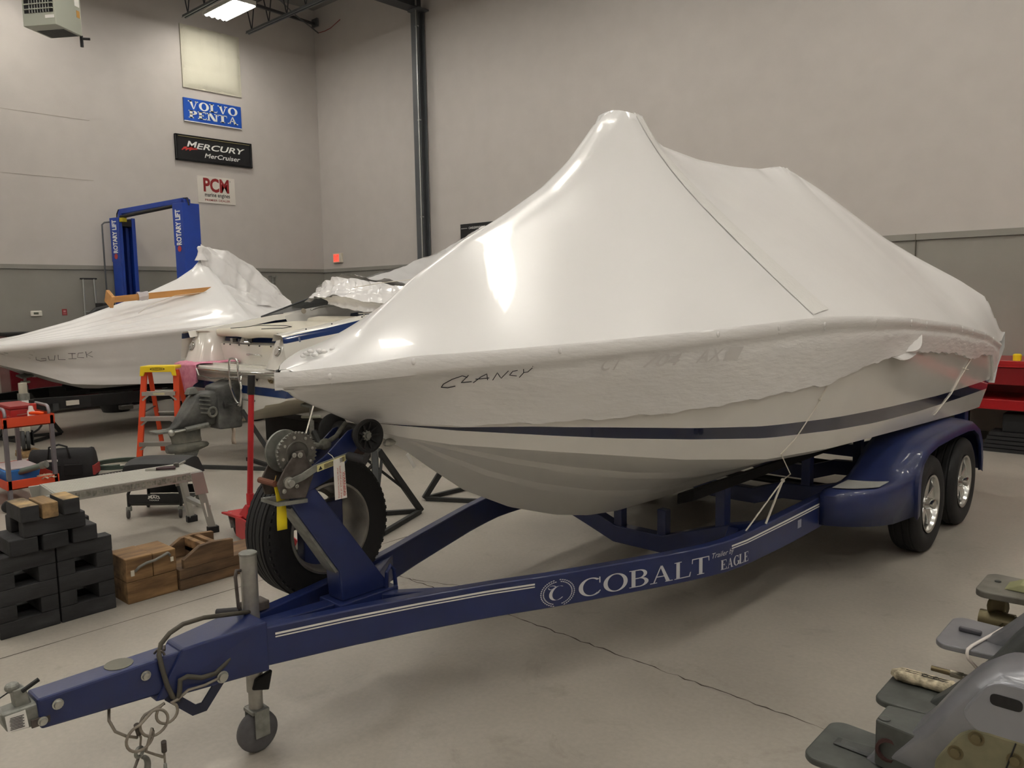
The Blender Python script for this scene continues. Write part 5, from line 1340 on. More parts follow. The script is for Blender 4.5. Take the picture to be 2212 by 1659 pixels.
def loft2(A, B_, n, m, sag=0.0, up=(0, 0, -1)):
    a, b = bez(A, n), bez(B_, n); rows = []
    k = min(len(a), len(b))
    for i in range(k):
        rows.append([tuple(a[i]*(1-j/m)+b[i]*(j/m)+Vector(up)*sag*math.sin(PI*j/m)) for j in range(m+1)])
    return rows
M_film = mat('loose_shrink_film', '#eceae8', .2, bump=.3, bscale=14, coat=.3, bdist=.01)
M_filmt = mat('sheer_shrink_film', '#e6e5e4', .18, bump=.25, bscale=9, coat=.3, alpha=.82, bdist=.01)
M_pine = mat('pine_stick', '#c08a4e', .6, noise=.25, nscale=9, stretch=(1, .15, 1))

# ------------------------------------------------------------------ farthest wrapped boat (bow towards the viewer side), marked GULICK
G = thing('motorboat', 'white motorboat hull under a wrap marked GULICK, farthest left of the boats', 'boat', (3.6, -8.6, 0), PI/2)
GK = [(0, 1.20), (.6, 1.12), (1.0, 1.03), (1.3, .92), (1.7, .74), (2.1, .61), (2.6, .56), (3.2, .54), (6.2, .53)]
GR = [(0, 1.185), (.95, 1.222), (1.88, 1.285), (3.0, 1.362), (4.0, 1.41), (6.2, 1.43)]
def gb(s): return 0.02+1.13*(1-(1-min(1, s/3.6))**2.2)**.75 if s > 0 else .02
GL = [(.0, 1.15), (.6, .98), (.95, .86), (1.3, .80), (2.0, .72), (3.0, .66), (6.2, .68)]
def gside(s, z):
    zk = interp(s, GK); zc = zk+.26*min(1, s/2); zs = interp(s, GR); tc = gb(s)*.86*min(1, max(0, (s-.5)/1.2))
    k = max(0, min(1, (z-zc)/max(.01, zs-zc))); return tc+(gb(s)-tc)*k**.9
rows = []
GS = [6.0*(i/48)**1.2 for i in range(49)]
for s in GS:
    zk = interp(s, GK); zs = interp(s, GR); zc = min(zs-.02, zk+.26*min(1, s/2)); tc = gside(s, zc)
    h = [(0, zk), (tc*.5, zk+(zc-zk)*.5), (tc, zc)]+[(gside(s, zc+(zs-zc)*k/4), zc+(zs-zc)*k/4) for k in (1, 2, 3, 4)]
    rows.append([(s, -a, z) for a, z in h[::-1]]+[(s, a, z) for a, z in h[1:]])
m = MB().grid(rows); m.add(rows[-1], [tuple(range(len(rows[-1])))]); m.build('hull', mat('grey_gelcoat', '#c9c7c3', .25), G, smooth=40)
GC = thing('boat_cover', 'white shrink-wrap cover marked GULICK, cut open behind its pole', 'boat cover', (3.6, -8.6, 0), PI/2)
GZ = [(0, 1.235), (1.15, 1.315), (2.0, 1.535), (2.94, 1.855), (3.5, 2.10), (3.75, 2.26), (3.9, 2.42), (3.96, 2.42), (4.05, 2.15), (4.2, 1.92), (4.6, 1.76), (5.3, 1.66), (6.0, 1.58)]
rows = []
for i in range(121):
    s = 6.0*i/120; zr = interp(s, GZ); b = gb(s)+.012; zs = interp(s, GR)+.05; r = []
    fold = .014*sm(s/1.2)*max(0, 1-abs(s-2.0)/2.2)
    for j in range(-36, 37):
        v = j/36; a = abs(v); z = zr+(zs-zr)*(a**(.72 if s < 4 else 1.1))
        z += fold*math.sin(a*38+s*1.4)*math.sin(PI*a)
        r.append((s, b*v, z))
    rows.append(r)
MB().grid(rows).build('cover_top', M_wrap, GC, smooth=180)
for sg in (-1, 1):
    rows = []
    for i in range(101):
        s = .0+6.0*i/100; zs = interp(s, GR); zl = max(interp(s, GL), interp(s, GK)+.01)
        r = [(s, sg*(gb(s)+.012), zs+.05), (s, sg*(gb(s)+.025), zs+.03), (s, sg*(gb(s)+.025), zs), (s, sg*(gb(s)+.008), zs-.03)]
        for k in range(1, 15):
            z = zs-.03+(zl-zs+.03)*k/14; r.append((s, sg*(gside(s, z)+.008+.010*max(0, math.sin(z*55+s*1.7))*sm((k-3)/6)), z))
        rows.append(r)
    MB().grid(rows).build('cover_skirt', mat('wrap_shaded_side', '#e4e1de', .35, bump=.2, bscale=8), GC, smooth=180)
INK2 = {'G': [[(.16, .88), (.06, 1), (-.02, .75), (-.02, .25), (.06, 0), (.16, .08), (.16, .42), (.07, .42)]], 'U': [[(0, .95), (.02, .1), (.12, .05), (.14, .95)]], 'L': [[(0, .95), (.0, .05), (.14, .02)]],
        'I': [[(0, .95), (.16, .9)], [(.08, .92), (.08, .05)], [(0, .05), (.17, .05)]], 'C': [[(.14, .9), (.02, .85), (.0, .15), (.15, .05)]], 'K': [[(0, 1), (.02, 0)], [(.15, .95), (.02, .45), (.16, .02)]]}
m = MB(); 
for k, ch in enumerate('GULICK'):
    for st in INK2[ch]: m.tube([((1.37+.092*k+p[0]*.46), -(gside(1.37+.092*k+p[0]*.46, 1.10)+.034), 1.06+.028*k/5+.075*p[1]) for p in st], .0032, 5)
m.build('marker_writing', M_ink, GC)
film('loose_bundle', loft2([(3.90, .02, 2.60), (4.15, .02, 2.57), (4.6, 0, 2.40), (5.05, -.02, 2.04), (5.35, -.05, 1.68)], [(3.86, -.06, 2.40), (3.98, -.10, 2.02), (4.2, -.18, 1.80), (4.6, -.3, 1.70), (5.2, -.35, 1.62)], 14, 18, -.10, (0, 0, -1)), .030, GC, M_film, 1.3, (.15, -.9, .25))
MB().lathe((3.90, 0, 2.38), (.02, 0, 1), [(0, .10), (.08, .06), (.14, .045), (.19, .06), (.215, .045), (.22, 0)], 14, caps=False).build('pole_gather', M_film, GC, smooth=60)
film('bundle_tail', loft2([(4.15, -.1, 2.05), (4.35, -.2, 1.95), (4.6, -.3, 1.86)], [(4.05, -.12, 1.85), (4.3, -.3, 1.70), (4.55, -.42, 1.62)], 10, 12, -.05), .022, GC, M_film, 4.0, (.15, -.9, .25))
t = thing('wooden_brace', 'pine T-brace tied across the top of the GULICK cover', 'wooden brace', (3.93, -6.17, 1.81), 0)
MB().beam((0, 0, 0), (.0, 1.62, .145), .045, .085).build('shaft', M_pine, t, bevel=.003)
MB().box((.0, -.03, .01), (.20, .045, .17), (0, .5, 0)).build('cross_piece', M_pine, t, bevel=.003)
MB().tube([(.03, 1.55, .17), (.03, 1.52, .08), (.02, 1.40, .05), (.06, 1.48, .10), (-.02, 1.6, .2)], .006, 6).tube([(.04, 1.5, .11), (.05, .85, .045), (.03, .5, -.08), (.10, .3, -.19)], .004, 5).build('tie_cord', M_cordw, t)
o = film('plastic_bag', [[(3.93+.05*math.cos(2*PI*j/12), -5.83+.10*i/5, 1.845+.015*i/5+.06*math.sin(2*PI*j/12)) for j in range(13)] for i in range(8)], .012, None, mat('clear_bag', '#d9d6da', .15, alpha=.75), 2.0); tag(o, 'clear plastic bag taped around the pine brace', 'plastic bag')
# its black trailer
M_btr = mat('black_trailer_paint', '#111113', .4)
t = thing('boat_trailer', 'black boat trailer under the GULICK boat', 'boat trailer', (3.6, -8.6, 0), PI/2)
for sg in (-1, 1):
    MB().path([(.3, sg*.06, .50), (1.45, sg*.62, .52), (1.9, sg*.78, .52), (6.0, sg*.80, .48)], .06, .15).build('rail', M_btr, t, bevel=.005)
    MB().hexa([(2.0, sg*.35, .56), (5.8, sg*.35, .56), (5.8, sg*.5, .60), (2.0, sg*.5, .60), (2.0, sg*.35, .60), (5.8, sg*.35, .60), (5.8, sg*.5, .64), (2.0, sg*.5, .64)]).build('bunk', M_carpet, t)
    w = MB().lathe((4.1, sg*.97, .33), (0, sg, 0), [(-.09, .2), (-.1, .28), (-.07, .33), (.07, .33), (.1, .28), (.09, .2), (.04, .17), (.04, 0)], 36, caps=False); w.build('wheel', M_rub, t, smooth=40)
    MB().tube([(3.65, sg*.97, .42), (3.72, sg*.97, .6), (3.95, sg*.97, .72), (4.25, sg*.97, .72), (4.48, sg*.97, .6), (4.55, sg*.97, .42)], .03, 8).path([(3.65, sg*.97, .42), (3.72, sg*.97, .6), (3.95, sg*.97, .72), (4.25, sg*.97, .72), (4.48, sg*.97, .6), (4.55, sg*.97, .42)], .2, .02, (0, 1, 0)).build('fender', M_btr, t)
for s in (1.5, 2.9, 5.2): MB().path([(s, -.75, .48), (s, -.4, .42), (s, .4, .42), (s, .75, .48)], .07, .09).build('cross_member', M_btr, t)
MB().bb(1.62, 1.86, -.765, -.74, .485, .545).build('white_sticker', mat('sticker_white', '#cfc9bd', .5), t)
m = MB(); put_text(m, text_flat('ShoreLand\'r', 1, .01), (2.85, 3.25, .50, .525), lambda u, v: (u, -.833, v)); m.build('side_lettering', M_white, t)
MB().bb(2.25, 2.42, -.82, -.74, .36, .42).build('side_lamp', mat('lamp_dark', '#3a3733', .3), t, bevel=.01)
t = boat_stand((3.6, -7.2, 0), .2, 'black tripod boat stand beneath the GULICK bow', .72, True, .83)
t = thing('swivel_jack', 'pale swivel trailer jack with a dark wheel set on wood blocks behind the cart', 'trailer jack', (4.86, -7.60, 0))
MB().cyl((0, 0, .28), (0, 0, .86), .045, n=18).build('outer_tube', mat('jack_cream', '#b9b4a4', .45), t, smooth=35)
MB().bb(.04, .05, -.035, .035, .52, .66).build('jack_label', M_white, t); MB().bb(-.05, .05, -.05, .05, .66, .74).build('bracket', M_galv, t)
MB().bb(-.04, .04, -.06, -.05, .12, .3).bb(-.04, .04, .05, .06, .12, .3).build('fork', M_black, t)
for y in (-.04, .01): MB().lathe((0, y-.02, .19), (.3, 1, 0), [(0, 0), (0, .05), (.002, .07), (.0, .1), (.008, .115), (.035, .115), (.04, .1), (.04, 0)], 28, caps=False).build('wheel', mat('wheel_dark', '#37393a', .7), t, smooth=40)
MB().tube([(.05, .05, .27), (.09, .1, .31), (.12, .13, .36)], .012, 6).build('lock_lever', M_black, t)
for k, (zz0, w_) in enumerate(((0, .13), (.038, .11))):
    o = MB().bb(4.86-w_, 4.86+w_, -7.6-.1, -7.6+.1, zz0, zz0+.036).build('wood_block', M_bare, bevel=.003); tag(o, ('lower wood block under the pale swivel jack wheel', 'upper wood block under the pale swivel jack wheel')[k], 'wood block', 'wood blocks under the jack wheel')

# ------------------------------------------------------------------ white and navy boat on stands, stern towards the viewer
CB = thing('motorboat', 'unwrapped white motorboat with navy bands, swim platform and chrome COBALT letters', 'boat', (7.0, -6.14, 0), PI/2)
CRB = [(0, 1.07), (.12, 1.09), (.4, 1.17), (1.0, 1.26), (3.0, 1.42), (6.0, 1.46)]
CDK = [(0, 1.395), (.3, 1.44), (.6, 1.48), (1.2, 1.575), (2.2, 1.63), (3.5, 1.66), (6.0, 1.58)]
def cb_b(u): return bw(6.93-u)*.975 if u < 5.93 else .02
rows = []; CU = [0, .04, .1, .2, .35, .55, .8, 1.1, 1.5, 2, 2.5, 3, 3.5, 4, 4.4, 4.8, 5.1, 5.4, 5.6, 5.8, 5.9]
for u in CU:
    s = 6.93-u; P, _, _, _ = profile(s); P = [(a*.975, z-.05) for a, z in P[:9]]; tc, zc = P[-1]; b = cb_b(u); zr = interp(u, CRB)
    z1, z2 = max(zc+.004, .755+.02*u), max(zc+.006, .842+.035*u)
    sd = lambda z: tc+(b-tc)*max(0, min(1, (z-zc)/max(.01, zr-zc)))**.9
    h = P+[(sd(z1), z1), (sd(z2), z2), (sd((z2+zr)/2), (z2+zr)/2), (b, zr)]
    rows.append([(u, -a, z) for a, z in h[::-1]]+[(u, a, z) for a, z in h[1:]])
m = MB(); nP = len(rows[0]); m.v = [p for r in rows for p in r]
for i in range(len(rows)-1):
    for j in range(nP-1):
        k = min(j, nP-2-j); m.f.append([i*nP+j, i*nP+j+1, (i+1)*nP+j+1, (i+1)*nP+j]); m.m.append(1 if k == 2 else (2 if k >= 4 else 0))
m.f.append(list(range(nP))); m.m.append(0)
M_cgel = mat('cream_gelcoat', '#e6e3da', .15, coat=.4); M_cst = mat('deep_blue_gelcoat', '#1c3468', .15, coat=.5)
m.build('hull', [M_cgel, M_cst, mat('cream_bottom', '#ddd6c4', .5)], CB, smooth=30)
o = MB().add([(-.004, -1.06, .757), (-.004, 1.06, .757), (-.004, 1.085, .845), (-.004, -1.085, .845)], [(0, 1, 2, 3)]); o.add([(-.006, .9, .68), (-.006, -.9, .68)], []) ; o.build('transom_band', M_cst, CB)
# deck cap
rows = []
for u in [-.03, .0]+CU[1:]:
    b = cb_b(max(0, u)); zr = interp(u, CRB); zd = interp(u, CDK); bh = .07+.03*min(1, max(0, u)/1.2)
    tum = .05+.05*min(1, max(0, u)); h = [(b, zr), (b+.012, zr+.015), (b-.2*tum, zr+(zd-bh-zr)*.5), (b-.75*tum, zd-bh), (b-tum, zd-.006), (b-tum-.03, zd+.012), (max(0, b-tum-.16), zd+.02), (max(0, b-tum-.2), zd-.05)]
    rows.append(h)
for sg in (-1, 1):
    m = MB(); n_ = len(rows[0]); us = [-.03, .0]+CU[1:]
    m.v = [(u-.0, sg*a, z) for u, r in zip(us, rows) for a, z in r]
    for i in range(len(rows)-1):
        for j in range(n_-1): m.f.append([i*n_+j, i*n_+j+1, (i+1)*n_+j+1, (i+1)*n_+j]); m.m.append(1 if j == 3 else 0)
    m.build('deck_side', [M_cgel, M_cst], CB, smooth=50)
    # stern quarter
    q = MB(); rr = []
    for z, f in ((1.05, 0), (1.15, .25), (1.25, .5), (1.34, .75), (1.40, 1.0)):
        x0 = -.06+.16*f; rr.append([(x0+.32, sg*(.66+.05*f), z), (x0+.06, sg*(.70+.05*f), z), (x0+.0, sg*(.80+.03*f), z), (x0-.0, sg*(1.0-.01*f), z), (x0+.05, sg*(1.10-.03*f), z), (x0+.16, sg*(1.135-.05*f), z)])
    rr.append([(.33, sg*.72, 1.42), (.12, sg*.76, 1.42), (.06, sg*.84, 1.42), (.06, sg*.97, 1.42), (.10, sg*1.03, 1.42), (.18, sg*1.06, 1.42)])
    q.grid(rr); q.build('stern_quarter', M_cgel, CB, smooth=60)
    MB().grid([[(.058, sg*.95, 1.335), (.083, sg*.95, 1.39)], [(.055, sg*.985, 1.335), (.083, sg*.98, 1.39)], [(.10, sg*1.085, 1.335), (.125, sg*1.08, 1.39)], [(.17, sg*1.115, 1.335), (.17, sg*1.10, 1.395)]]).build('quarter_band', M_cst, CB, smooth=60)
    MB().lathe((.006, sg*.93, 1.24), (-1, 0, .4), [(0, .05), (.008, .05), (.014, .042), (.012, .03), (.02, .0)], 24, caps=False).build('stern_light', mat('chrome', '#dcdcda'), CB, smooth=40)
# swim platform
arc = [(-.17+.20*(abs(y)/1.1)**2.4, y) for y in [-1.1+2.2*i/24 for i in range(25)]]
pl = arc+[(.34, 1.1), (.34, -1.1)]
MB().prism(pl, lambda a, b, w: (a, b, w), .985, 1.045).build('swim_platform', M_cgel, CB, bevel=.015, seg=3)
MB().tube([(a-.012, b, 1.012) for a, b in arc], .011, 8).build('rub_strip', mat('chrome', '#dcdcda'), CB, smooth=180)
MB().prism([(-.0, .93), (-.10, .985), (.0, .985)], lambda a, b, w: (a, w, b), -.95, .95).build('platform_knee', M_cgel, CB)
MB().grid([[(.27, -.72, 1.04), (.25, -.74, 1.27), (.31, -.74, 1.29), (.33, -.74, 1.37)], [(.25, 0, 1.04), (.22, 0, 1.27), (.28, 0, 1.29), (.31, 0, 1.37)], [(.27, .72, 1.04), (.25, .74, 1.27), (.31, .74, 1.29), (.33, .74, 1.37)]]).build('stern_panel', M_cgel, CB, smooth=30)
MB().grid([[(.302, -.70, 1.295), (.322, -.70, 1.36)], [(.272, 0, 1.295), (.30, 0, 1.36)], [(.302, .70, 1.295), (.322, .70, 1.36)]]).build('blue_recess', M_cst, CB)
MB().tube([(.25, -.22, 1.15), (.215, -.21, 1.16), (.20, -.10, 1.163), (.20, .02, 1.163), (.215, .04, 1.16), (.25, .05, 1.15)], .011, 8).build('grab_handle', mat('chrome', '#dcdcda'), CB, smooth=180)
MB().hexa([(.21, .02, 1.285), (.21, .20, 1.285), (.27, .20, 1.285), (.27, .02, 1.285), (.235, .05, 1.37), (.235, .17, 1.37), (.29, .17, 1.37), (.29, .05, 1.37)]).build('emblem_plate', mat('emblem_grey', '#b9b9b4', .4, .3), CB, bevel=.006)
m = MB(); m.tube([(.215+.0, .12+.025*math.cos(a), 1.33+.028*math.sin(a)) for a in [1+4.4*i/14 for i in range(15)]], .005, 6); m.tube([(.215, .05+.02*math.cos(a), 1.325+.02*math.sin(a)) for a in [2*PI*i/12 for i in range(13)]], .004, 6); m.build('emblem_script', mat('chrome', '#dcdcda'), CB, smooth=180)
MB().bb(.17, .24, .28, .33, 1.29, 1.34).tube([(.20, -.05, 1.30), (.18, .02, 1.30), (.2, .08, 1.305)], .012, 8).build('platform_fitting', mat('chrome', '#dcdcda'), CB, bevel=.006)
m = MB()
for y in (-.66, -.44, -.22, 0, .22, .44, .6): m.ball((.215+.03*(y/.7)**2, y, 1.262), .009, 8, 6)
for u in (.30, .62, 1.02, 1.14, 1.45, 1.6): m.ball((u, -(cb_b(u)-.13), interp(u, CDK)+.018), .009, 8, 6)
m.build('snap_stud', M_steel_d, CB)
# sun pad
M_vin = mat('cream_vinyl', '#d9d3c2', .45); rows = []
for i in range(15):
    f = i/14; u = .17+1.15*f; r = []
    for j in range(25):
        v = -1+2*j/24; hw = .80+.10*f; z = 1.44+.05*f+.012*(1-v*v)-.03*max(0, abs(v)-.9)*10*.3
        dip = -.018*math.exp(-((v)/.18)**2)*max(0, 1-f*3)
        r.append((u+.09*v*v*(1-f)-(0), hw*v, z+dip))
    rows.append(r)
edge = [[(p[0]-.03, p[1], p[2]-.035) for p in rows[0]], [(p[0]-.02, p[1], p[2]-.075) for p in rows[0]], [(p[0]+.05, p[1]*.98, p[2]-.095) for p in rows[0]]]
MB().grid(edge[::-1]+rows).build('sun_pad', M_vin, CB, smooth=180)
MB().tube([(p[0], p[1], p[2]+.0045) for p in [rows[0][7], rows[2][5], rows[4][6], rows[5][9], rows[5][16], rows[4][18], rows[2][16], rows[0][17]]], .004, 5).build('pad_piping', M_black, CB)
MB().lathe((1.36, -.62, 1.49), (0, 1, 0), [(0, 0), (.02, .05), (.1, .07), (.9, .07), (1.1, .05), (1.14, 0)], 16, caps=False).build('bolster', M_vin, CB, smooth=60)
# cockpit liner on the far side, windscreen wings, deck in front
M_lin = mat('liner_grey', '#c9c6bf', .35)
MB().grid([[(1.25, .80, 1.44), (1.25, .92, 1.60)], [(2.0, .80, 1.46), (2.0, .93, 1.70)], [(3.2, .76, 1.50), (3.2, .93, 1.74)]]).build('cockpit_liner', M_lin, CB, smooth=60)
MB().grid([[(2.2, .795, 1.475), (2.25, .83, 1.57)], [(3.1, .76, 1.50), (3.1, .85, 1.66)]]).build('side_pad', mat('pad_slate', '#3e4556', .5), CB)
MB().tube([(1.6, .82, 1.63), (1.7, .80, 1.66), (2.05, .80, 1.69), (2.15, .83, 1.69)], .012, 8).build('side_handle', mat('chrome', '#dcdcda'), CB, smooth=180)
MB().lathe((1.5, .835, 1.62), (0, -1, .2), [(0, .035), (.006, .035), (.008, .03), (.008, 0)], 18, caps=False).build('speaker', mat('speaker_tan', '#b3aa98', .6), CB)
M_gls = mat('tinted_screen', '#4a4f50', .08, alpha=.55)
MB().add([(.95, .95, 1.56), (2.9, .93, 1.74), (2.35, .90, 1.93), (1.9, .92, 1.86)], [(0, 1, 2, 3)]).build('windscreen_wing', M_gls, CB, solid=.006)
MB().tube([(.95, .95, 1.56), (1.9, .92, 1.86), (2.35, .90, 1.93)], .012, 6).tube([(.95, .95, 1.56), (2.9, .93, 1.74)], .012, 6).build('windscreen_frame', M_steel_d, CB)
MB().grid([[(3.2, -1.0, 1.66), (3.2, 0, 1.72), (3.2, 1.0, 1.66)], [(4.6, -.75, 1.65), (4.6, 0, 1.70), (4.6, .75, 1.65)], [(5.9, -.02, 1.58), (5.9, 0, 1.58), (5.9, .02, 1.58)]]).build('foredeck', M_cgel, CB, smooth=180)
MB().grid([[(1.3, -.9, 1.0), (1.3, .9, 1.0)], [(3.3, -.9, 1.02), (3.3, .9, 1.02)]]).build('cockpit_sole', M_lin, CB)
m = MB()
for u in (1.08, 1.16): m.cyl((u, -(cb_b(u)-.17), 1.57), (u, -(cb_b(u)-.17), 1.60), .008, n=8)
m.tube([(1.0, -(cb_b(1.1)-.17), 1.605), (1.24, -(cb_b(1.1)-.17), 1.612)], .009, 8).build('cleat', mat('chrome', '#dcdcda'), CB, smooth=60)
m = MB()
for k, ch in enumerate('COBALT'):
    w_, q_ = serif_glyph(ch, S=.12, h=.05, e=.07, st=.05)
    for p in q_:
        m.add([(.60+.145*k+a*.12, -(cb_b(.6)-.012+.0), 1.275+.028*k+b*.085) for a, b in p], [tuple(range(len(p)))])
m.build('chrome_letters', mat('dark_chrome', '#8f8a80', .2, .9), CB, solid=.006)
# transom decals, tie ring
m = MB()
for y, z, r in ((-.52, .93, .03), (-.38, .935, .018)): m.add([(-.006, y-r, z), (-.006, y, z-r), (-.006, y+r, z), (-.006, y, z+r)], [(0, 1, 2, 3)])
m.build('transom_decal', M_black, CB)
MB().lathe((-.005, -.80, .93), (-1, 0, 0), [(0, .045), (.006, .04), (.007, 0)], 4, caps=False).tube([(-.02, -.80+.03*math.cos(a), .94+.03*math.sin(a)) for a in [2*PI*i/14 for i in range(15)]], .006, 6).build('tie_ring', mat('brass_ring', '#a09270', .3, .7), CB)
# boarding ladder
LD = thing0('boarding_ladder', CB, (-.16, -.36, 0)); M_chr = mat('chrome', '#dcdcda')
MB().tube(bez([(0, -.09, .86), (-.02, -.09, 1.0), (-.02, -.09, 1.10), (-.02, -.07, 1.145), (-.02, 0, 1.155), (-.02, .07, 1.145), (-.02, .09, 1.10), (-.02, .09, 1.0), (-.02, .09, .86), (.02, .07, .70), (.04, .03, .66)], 4), .012, 8).build('outer_loop', M_chr, LD, smooth=180)
MB().tube(bez([(-.02, -.13, .92), (.0, -.12, .97), (.03, -.08, .98), (.05, .0, .975)], 4)+[], .011, 8).tube(bez([(-.02, -.13, .92), (-.03, -.15, .82), (-.03, -.12, .68), (-.03, -.08, .66), (-.03, .14, .66)], 4), .012, 8).build('inner_loop', M_chr, LD, smooth=180)
MB().cyl((-.02, -.09, .96), (-.02, .09, .95), .012, n=8).build('upper_rung', M_chr, LD); MB().cyl((-.03, -.09, .665), (-.03, .15, .66), .018, n=10).build('lower_rung', M_chr, LD)
MB().cyl((.02, -.32, .72), (.0, -.08, .73), .012, n=8).build('stay_bar', M_galv, LD)
# its stern drive
M_enc = mat('encrusted_drive', '#565856', .7, col2='#858479', nscale=5, bump=.5, bscale=45, bdist=.01)
M_enb = mat('encrusted_black', '#353635', .7, col2='#6a6a66', nscale=5, bump=.5, bscale=40, bdist=.01)
dr = drive('weathered barnacled stern drive mounted on the transom of the unwrapped boat', 0, .10, (M_enc, M_enb, M_enc), group=None, loc=(7.0, -7.07, -.06), rz=PI/2, width=.13, toph=.80, plate_z=.45)
dr.parent = CB; dr.location = (-.93, 0, -.02); dr.rotation_euler = (0, 0, 0); dr.name = 'outdrive'
for k_ in ('label', 'category'): del dr[k_]
# hydraulic ram, bellows and ribs of that drive
MB().cyl((.30, -.115, .445), (.55, -.12, .47), .028, n=16).build('trim_ram', M_galv, dr, smooth=35)
MB().cyl((.16, -.11, .43), (.31, -.115, .445), .012, n=10).ball((.15, -.11, .43), .035, 10, 8).build('ram_rod', M_zinc, dr, smooth=40)
MB().lathe((.68, 0, .66), (1, 0, 0), [(0, .14), (.04, .17), (.07, .14), (.10, .17), (.13, .14), (.16, .17), (.19, .14), (.25, .16)], 22, caps=False).build('bellows', M_black, dr, smooth=30)
MB().hexa([(.66, -.16, .40), (.91, -.2, .40), (.91, .2, .40), (.66, .16, .40), (.66, -.14, .86), (.91, -.2, .92), (.91, .2, .92), (.66, .14, .86)]).build('gimbal_housing', M_enb, dr, bevel=.02)
MB().hexa([(.38, -.05, .80), (.52, -.05, .80), (.52, .05, .80), (.38, .05, .80), (.41, -.035, .865), (.47, -.035, .875), (.47, .035, .875), (.41, .035, .865)]).build('top_fin', M_enc, dr, bevel=.008)
m = MB()
for k in range(5): m.box((.52+.0*k, -.135, .60+.045*k), (.12, .02, .016), (0, .2, 0))
m.tube([(.60+.045*math.cos(a), -.138, .60+.05*math.sin(a)) for a in [2*PI*i/14 for i in range(15)]], .014, 6)
m.build('casting_rib', M_enc, dr)
MB().tube([(.60, .18, 1.06), (.62, .16, .98), (.70, .05, .945), (.82, -.1, .945)], .008, 6).build('link_rod', M_chr, dr)

# ------------------------------------------------------------------ pink towel on the platform corner
t = thing('towel', 'pink patterned towel draped over the swim platform corner', 'towel', (0, 0, 0))
rows = []
for i in range(28):
    f = i/27; x = 5.98+.50*f; r = []
    for j in range(34):
        g = j/33; fold = .018*math.sin(f*17+g*2.2)+.012*math.sin(f*31+1)
        ylip = -6.275-.03*math.sin(f*PI)
        if g < .42:
            q = g/.42; r.append((x+.12*(1-q)*f*2.2, ylip+.38*(1-q), 1.055+.012*abs(math.sin(f*13+q*5))+.05*(1-q)*max(0, math.sin(f*9))*.6))
        else:
            q = (g-.42)/.58; L = .22+.20*(1-f)**.7+.05*math.sin(f*12); r.append((x-.02*q+.04*q*math.sin(f*9), ylip-.035-fold*(.3+q), 1.05-L*q))
    rows.append(r)
MB().grid(rows).build('cloth', mat('towel_pink', '#e29db2', .95, col2='#d0809a', nscale=16, bump=.4, bscale=120), t, smooth=180, solid=.008)
rows = []
for i in range(12):
    f = i/11; x = 6.03+.27*f
    rows.append([(x, -6.30-.012*math.sin(f*14), .80-.13*j/5-.02*math.sin(f*6)) for j in range(6)])
MB().grid(rows).build('pale_back', mat('towel_back', '#dcc3c6', .95, col2='#cf9fae', nscale=14), t, smooth=180, solid=.006)

# ------------------------------------------------------------------ stand, blocks and black shadow cradle under the white and navy boat
boat_stand((7.86, -5.72, 0), .4, 'black tripod boat stand with grey cross handle under the navy-banded hull', .46, True, .62)
t = MB().bb(6.2, 7.9, -5.3, -5.05, 0, .33).build('shadow_block', mat('shadow_black', '#161514', .8), bevel=.01); tag(t, 'added black shadow-and-trailer cradle under the navy-banded hull', 'filler')  # black block put in for the shadow and dark trailer under the hull
t = MB().ball((8.05, -5.35, .16), .17, 14, 10, (1.5, .8, .9)).build('bunk_roll', mat('roll_brown', '#2a1812', .9, bump=.4, bscale=30), smooth=180); tag(t, 'dark brown roll lying under the navy-banded hull', 'roll')
t = thing('strut_frame', 'black angle-iron frame standing on the floor below the outdrive', 'steel frame', (7.66, -6.55, 0))
MB().beam((.32, .35, .02), (-.50, -.14, .02), .04, .04).beam((.32, .35, .02), (-.45, .42, .02), .04, .04).beam((.32, .35, .03), (-.12, -.1+.3, .62), .04, .03).build('frame_bars', M_std, t, bevel=.003)
t = MB().tube([(8.55, -6.30, .12), (8.40, -6.15, .42), (8.22, -5.95, .60), (8.2, -5.9, .70)], .008, 6).build('white_lead', M_cordw, smooth=180); tag(t, 'thin white lead hanging below the hull by the stand handle', 'cord')
t = thing('hull_tag', 'crumpled pale tag hanging from the outdrive', 'tag', (7.16, -6.26, .36)); MB().grid([[(-.03+.012*math.sin(i), 0, .02-.18*i/6), (.03+.01*math.sin(i*1.4), .012, .02-.18*i/6)] for i in range(7)]).build('paper', mat('paper_worn', '#b7a898', .8), t, smooth=180, solid=.002)

# ------------------------------------------------------------------ plastic gathered over its cockpit
CV = thing('boat_cover', 'crumpled shrink-wrap bundled over the cockpit of the navy-banded boat', 'boat cover', (0, 0, 0))
film('bundle', loft2([(6.25, -4.55, 1.80), (6.5, -4.6, 1.95), (6.9, -4.6, 2.03), (7.3, -4.5, 2.0), (7.7, -4.35, 1.92), (8.0, -4.2, 1.93)], [(6.35, -4.75, 1.74), (6.75, -4.85, 1.80), (7.1, -4.85, 1.80), (7.5, -4.80, 1.74), (7.85, -4.72, 1.64), (8.12, -4.6, 1.66)], 12, 22, -.07, (0, -1, -.2)), .028, CV, M_film, 1.0, (.2, -.8, .5))
film('bundle_back', loft2([(6.25, -4.55, 1.80), (6.5, -4.55, 1.97), (6.9, -4.5, 2.05), (7.3, -4.4, 2.02), (7.7, -4.2, 1.94), (8.0, -4.1, 1.95)], [(6.25, -4.1, 1.76), (6.5, -4.0, 1.80), (6.9, -3.9, 1.86), (7.3, -3.8, 1.88), (7.7, -3.7, 1.85), (8.1, -3.7, 1.80)], 12, 14, .02), .022, CV, M_film, 2.2, (0, -.4, .9))
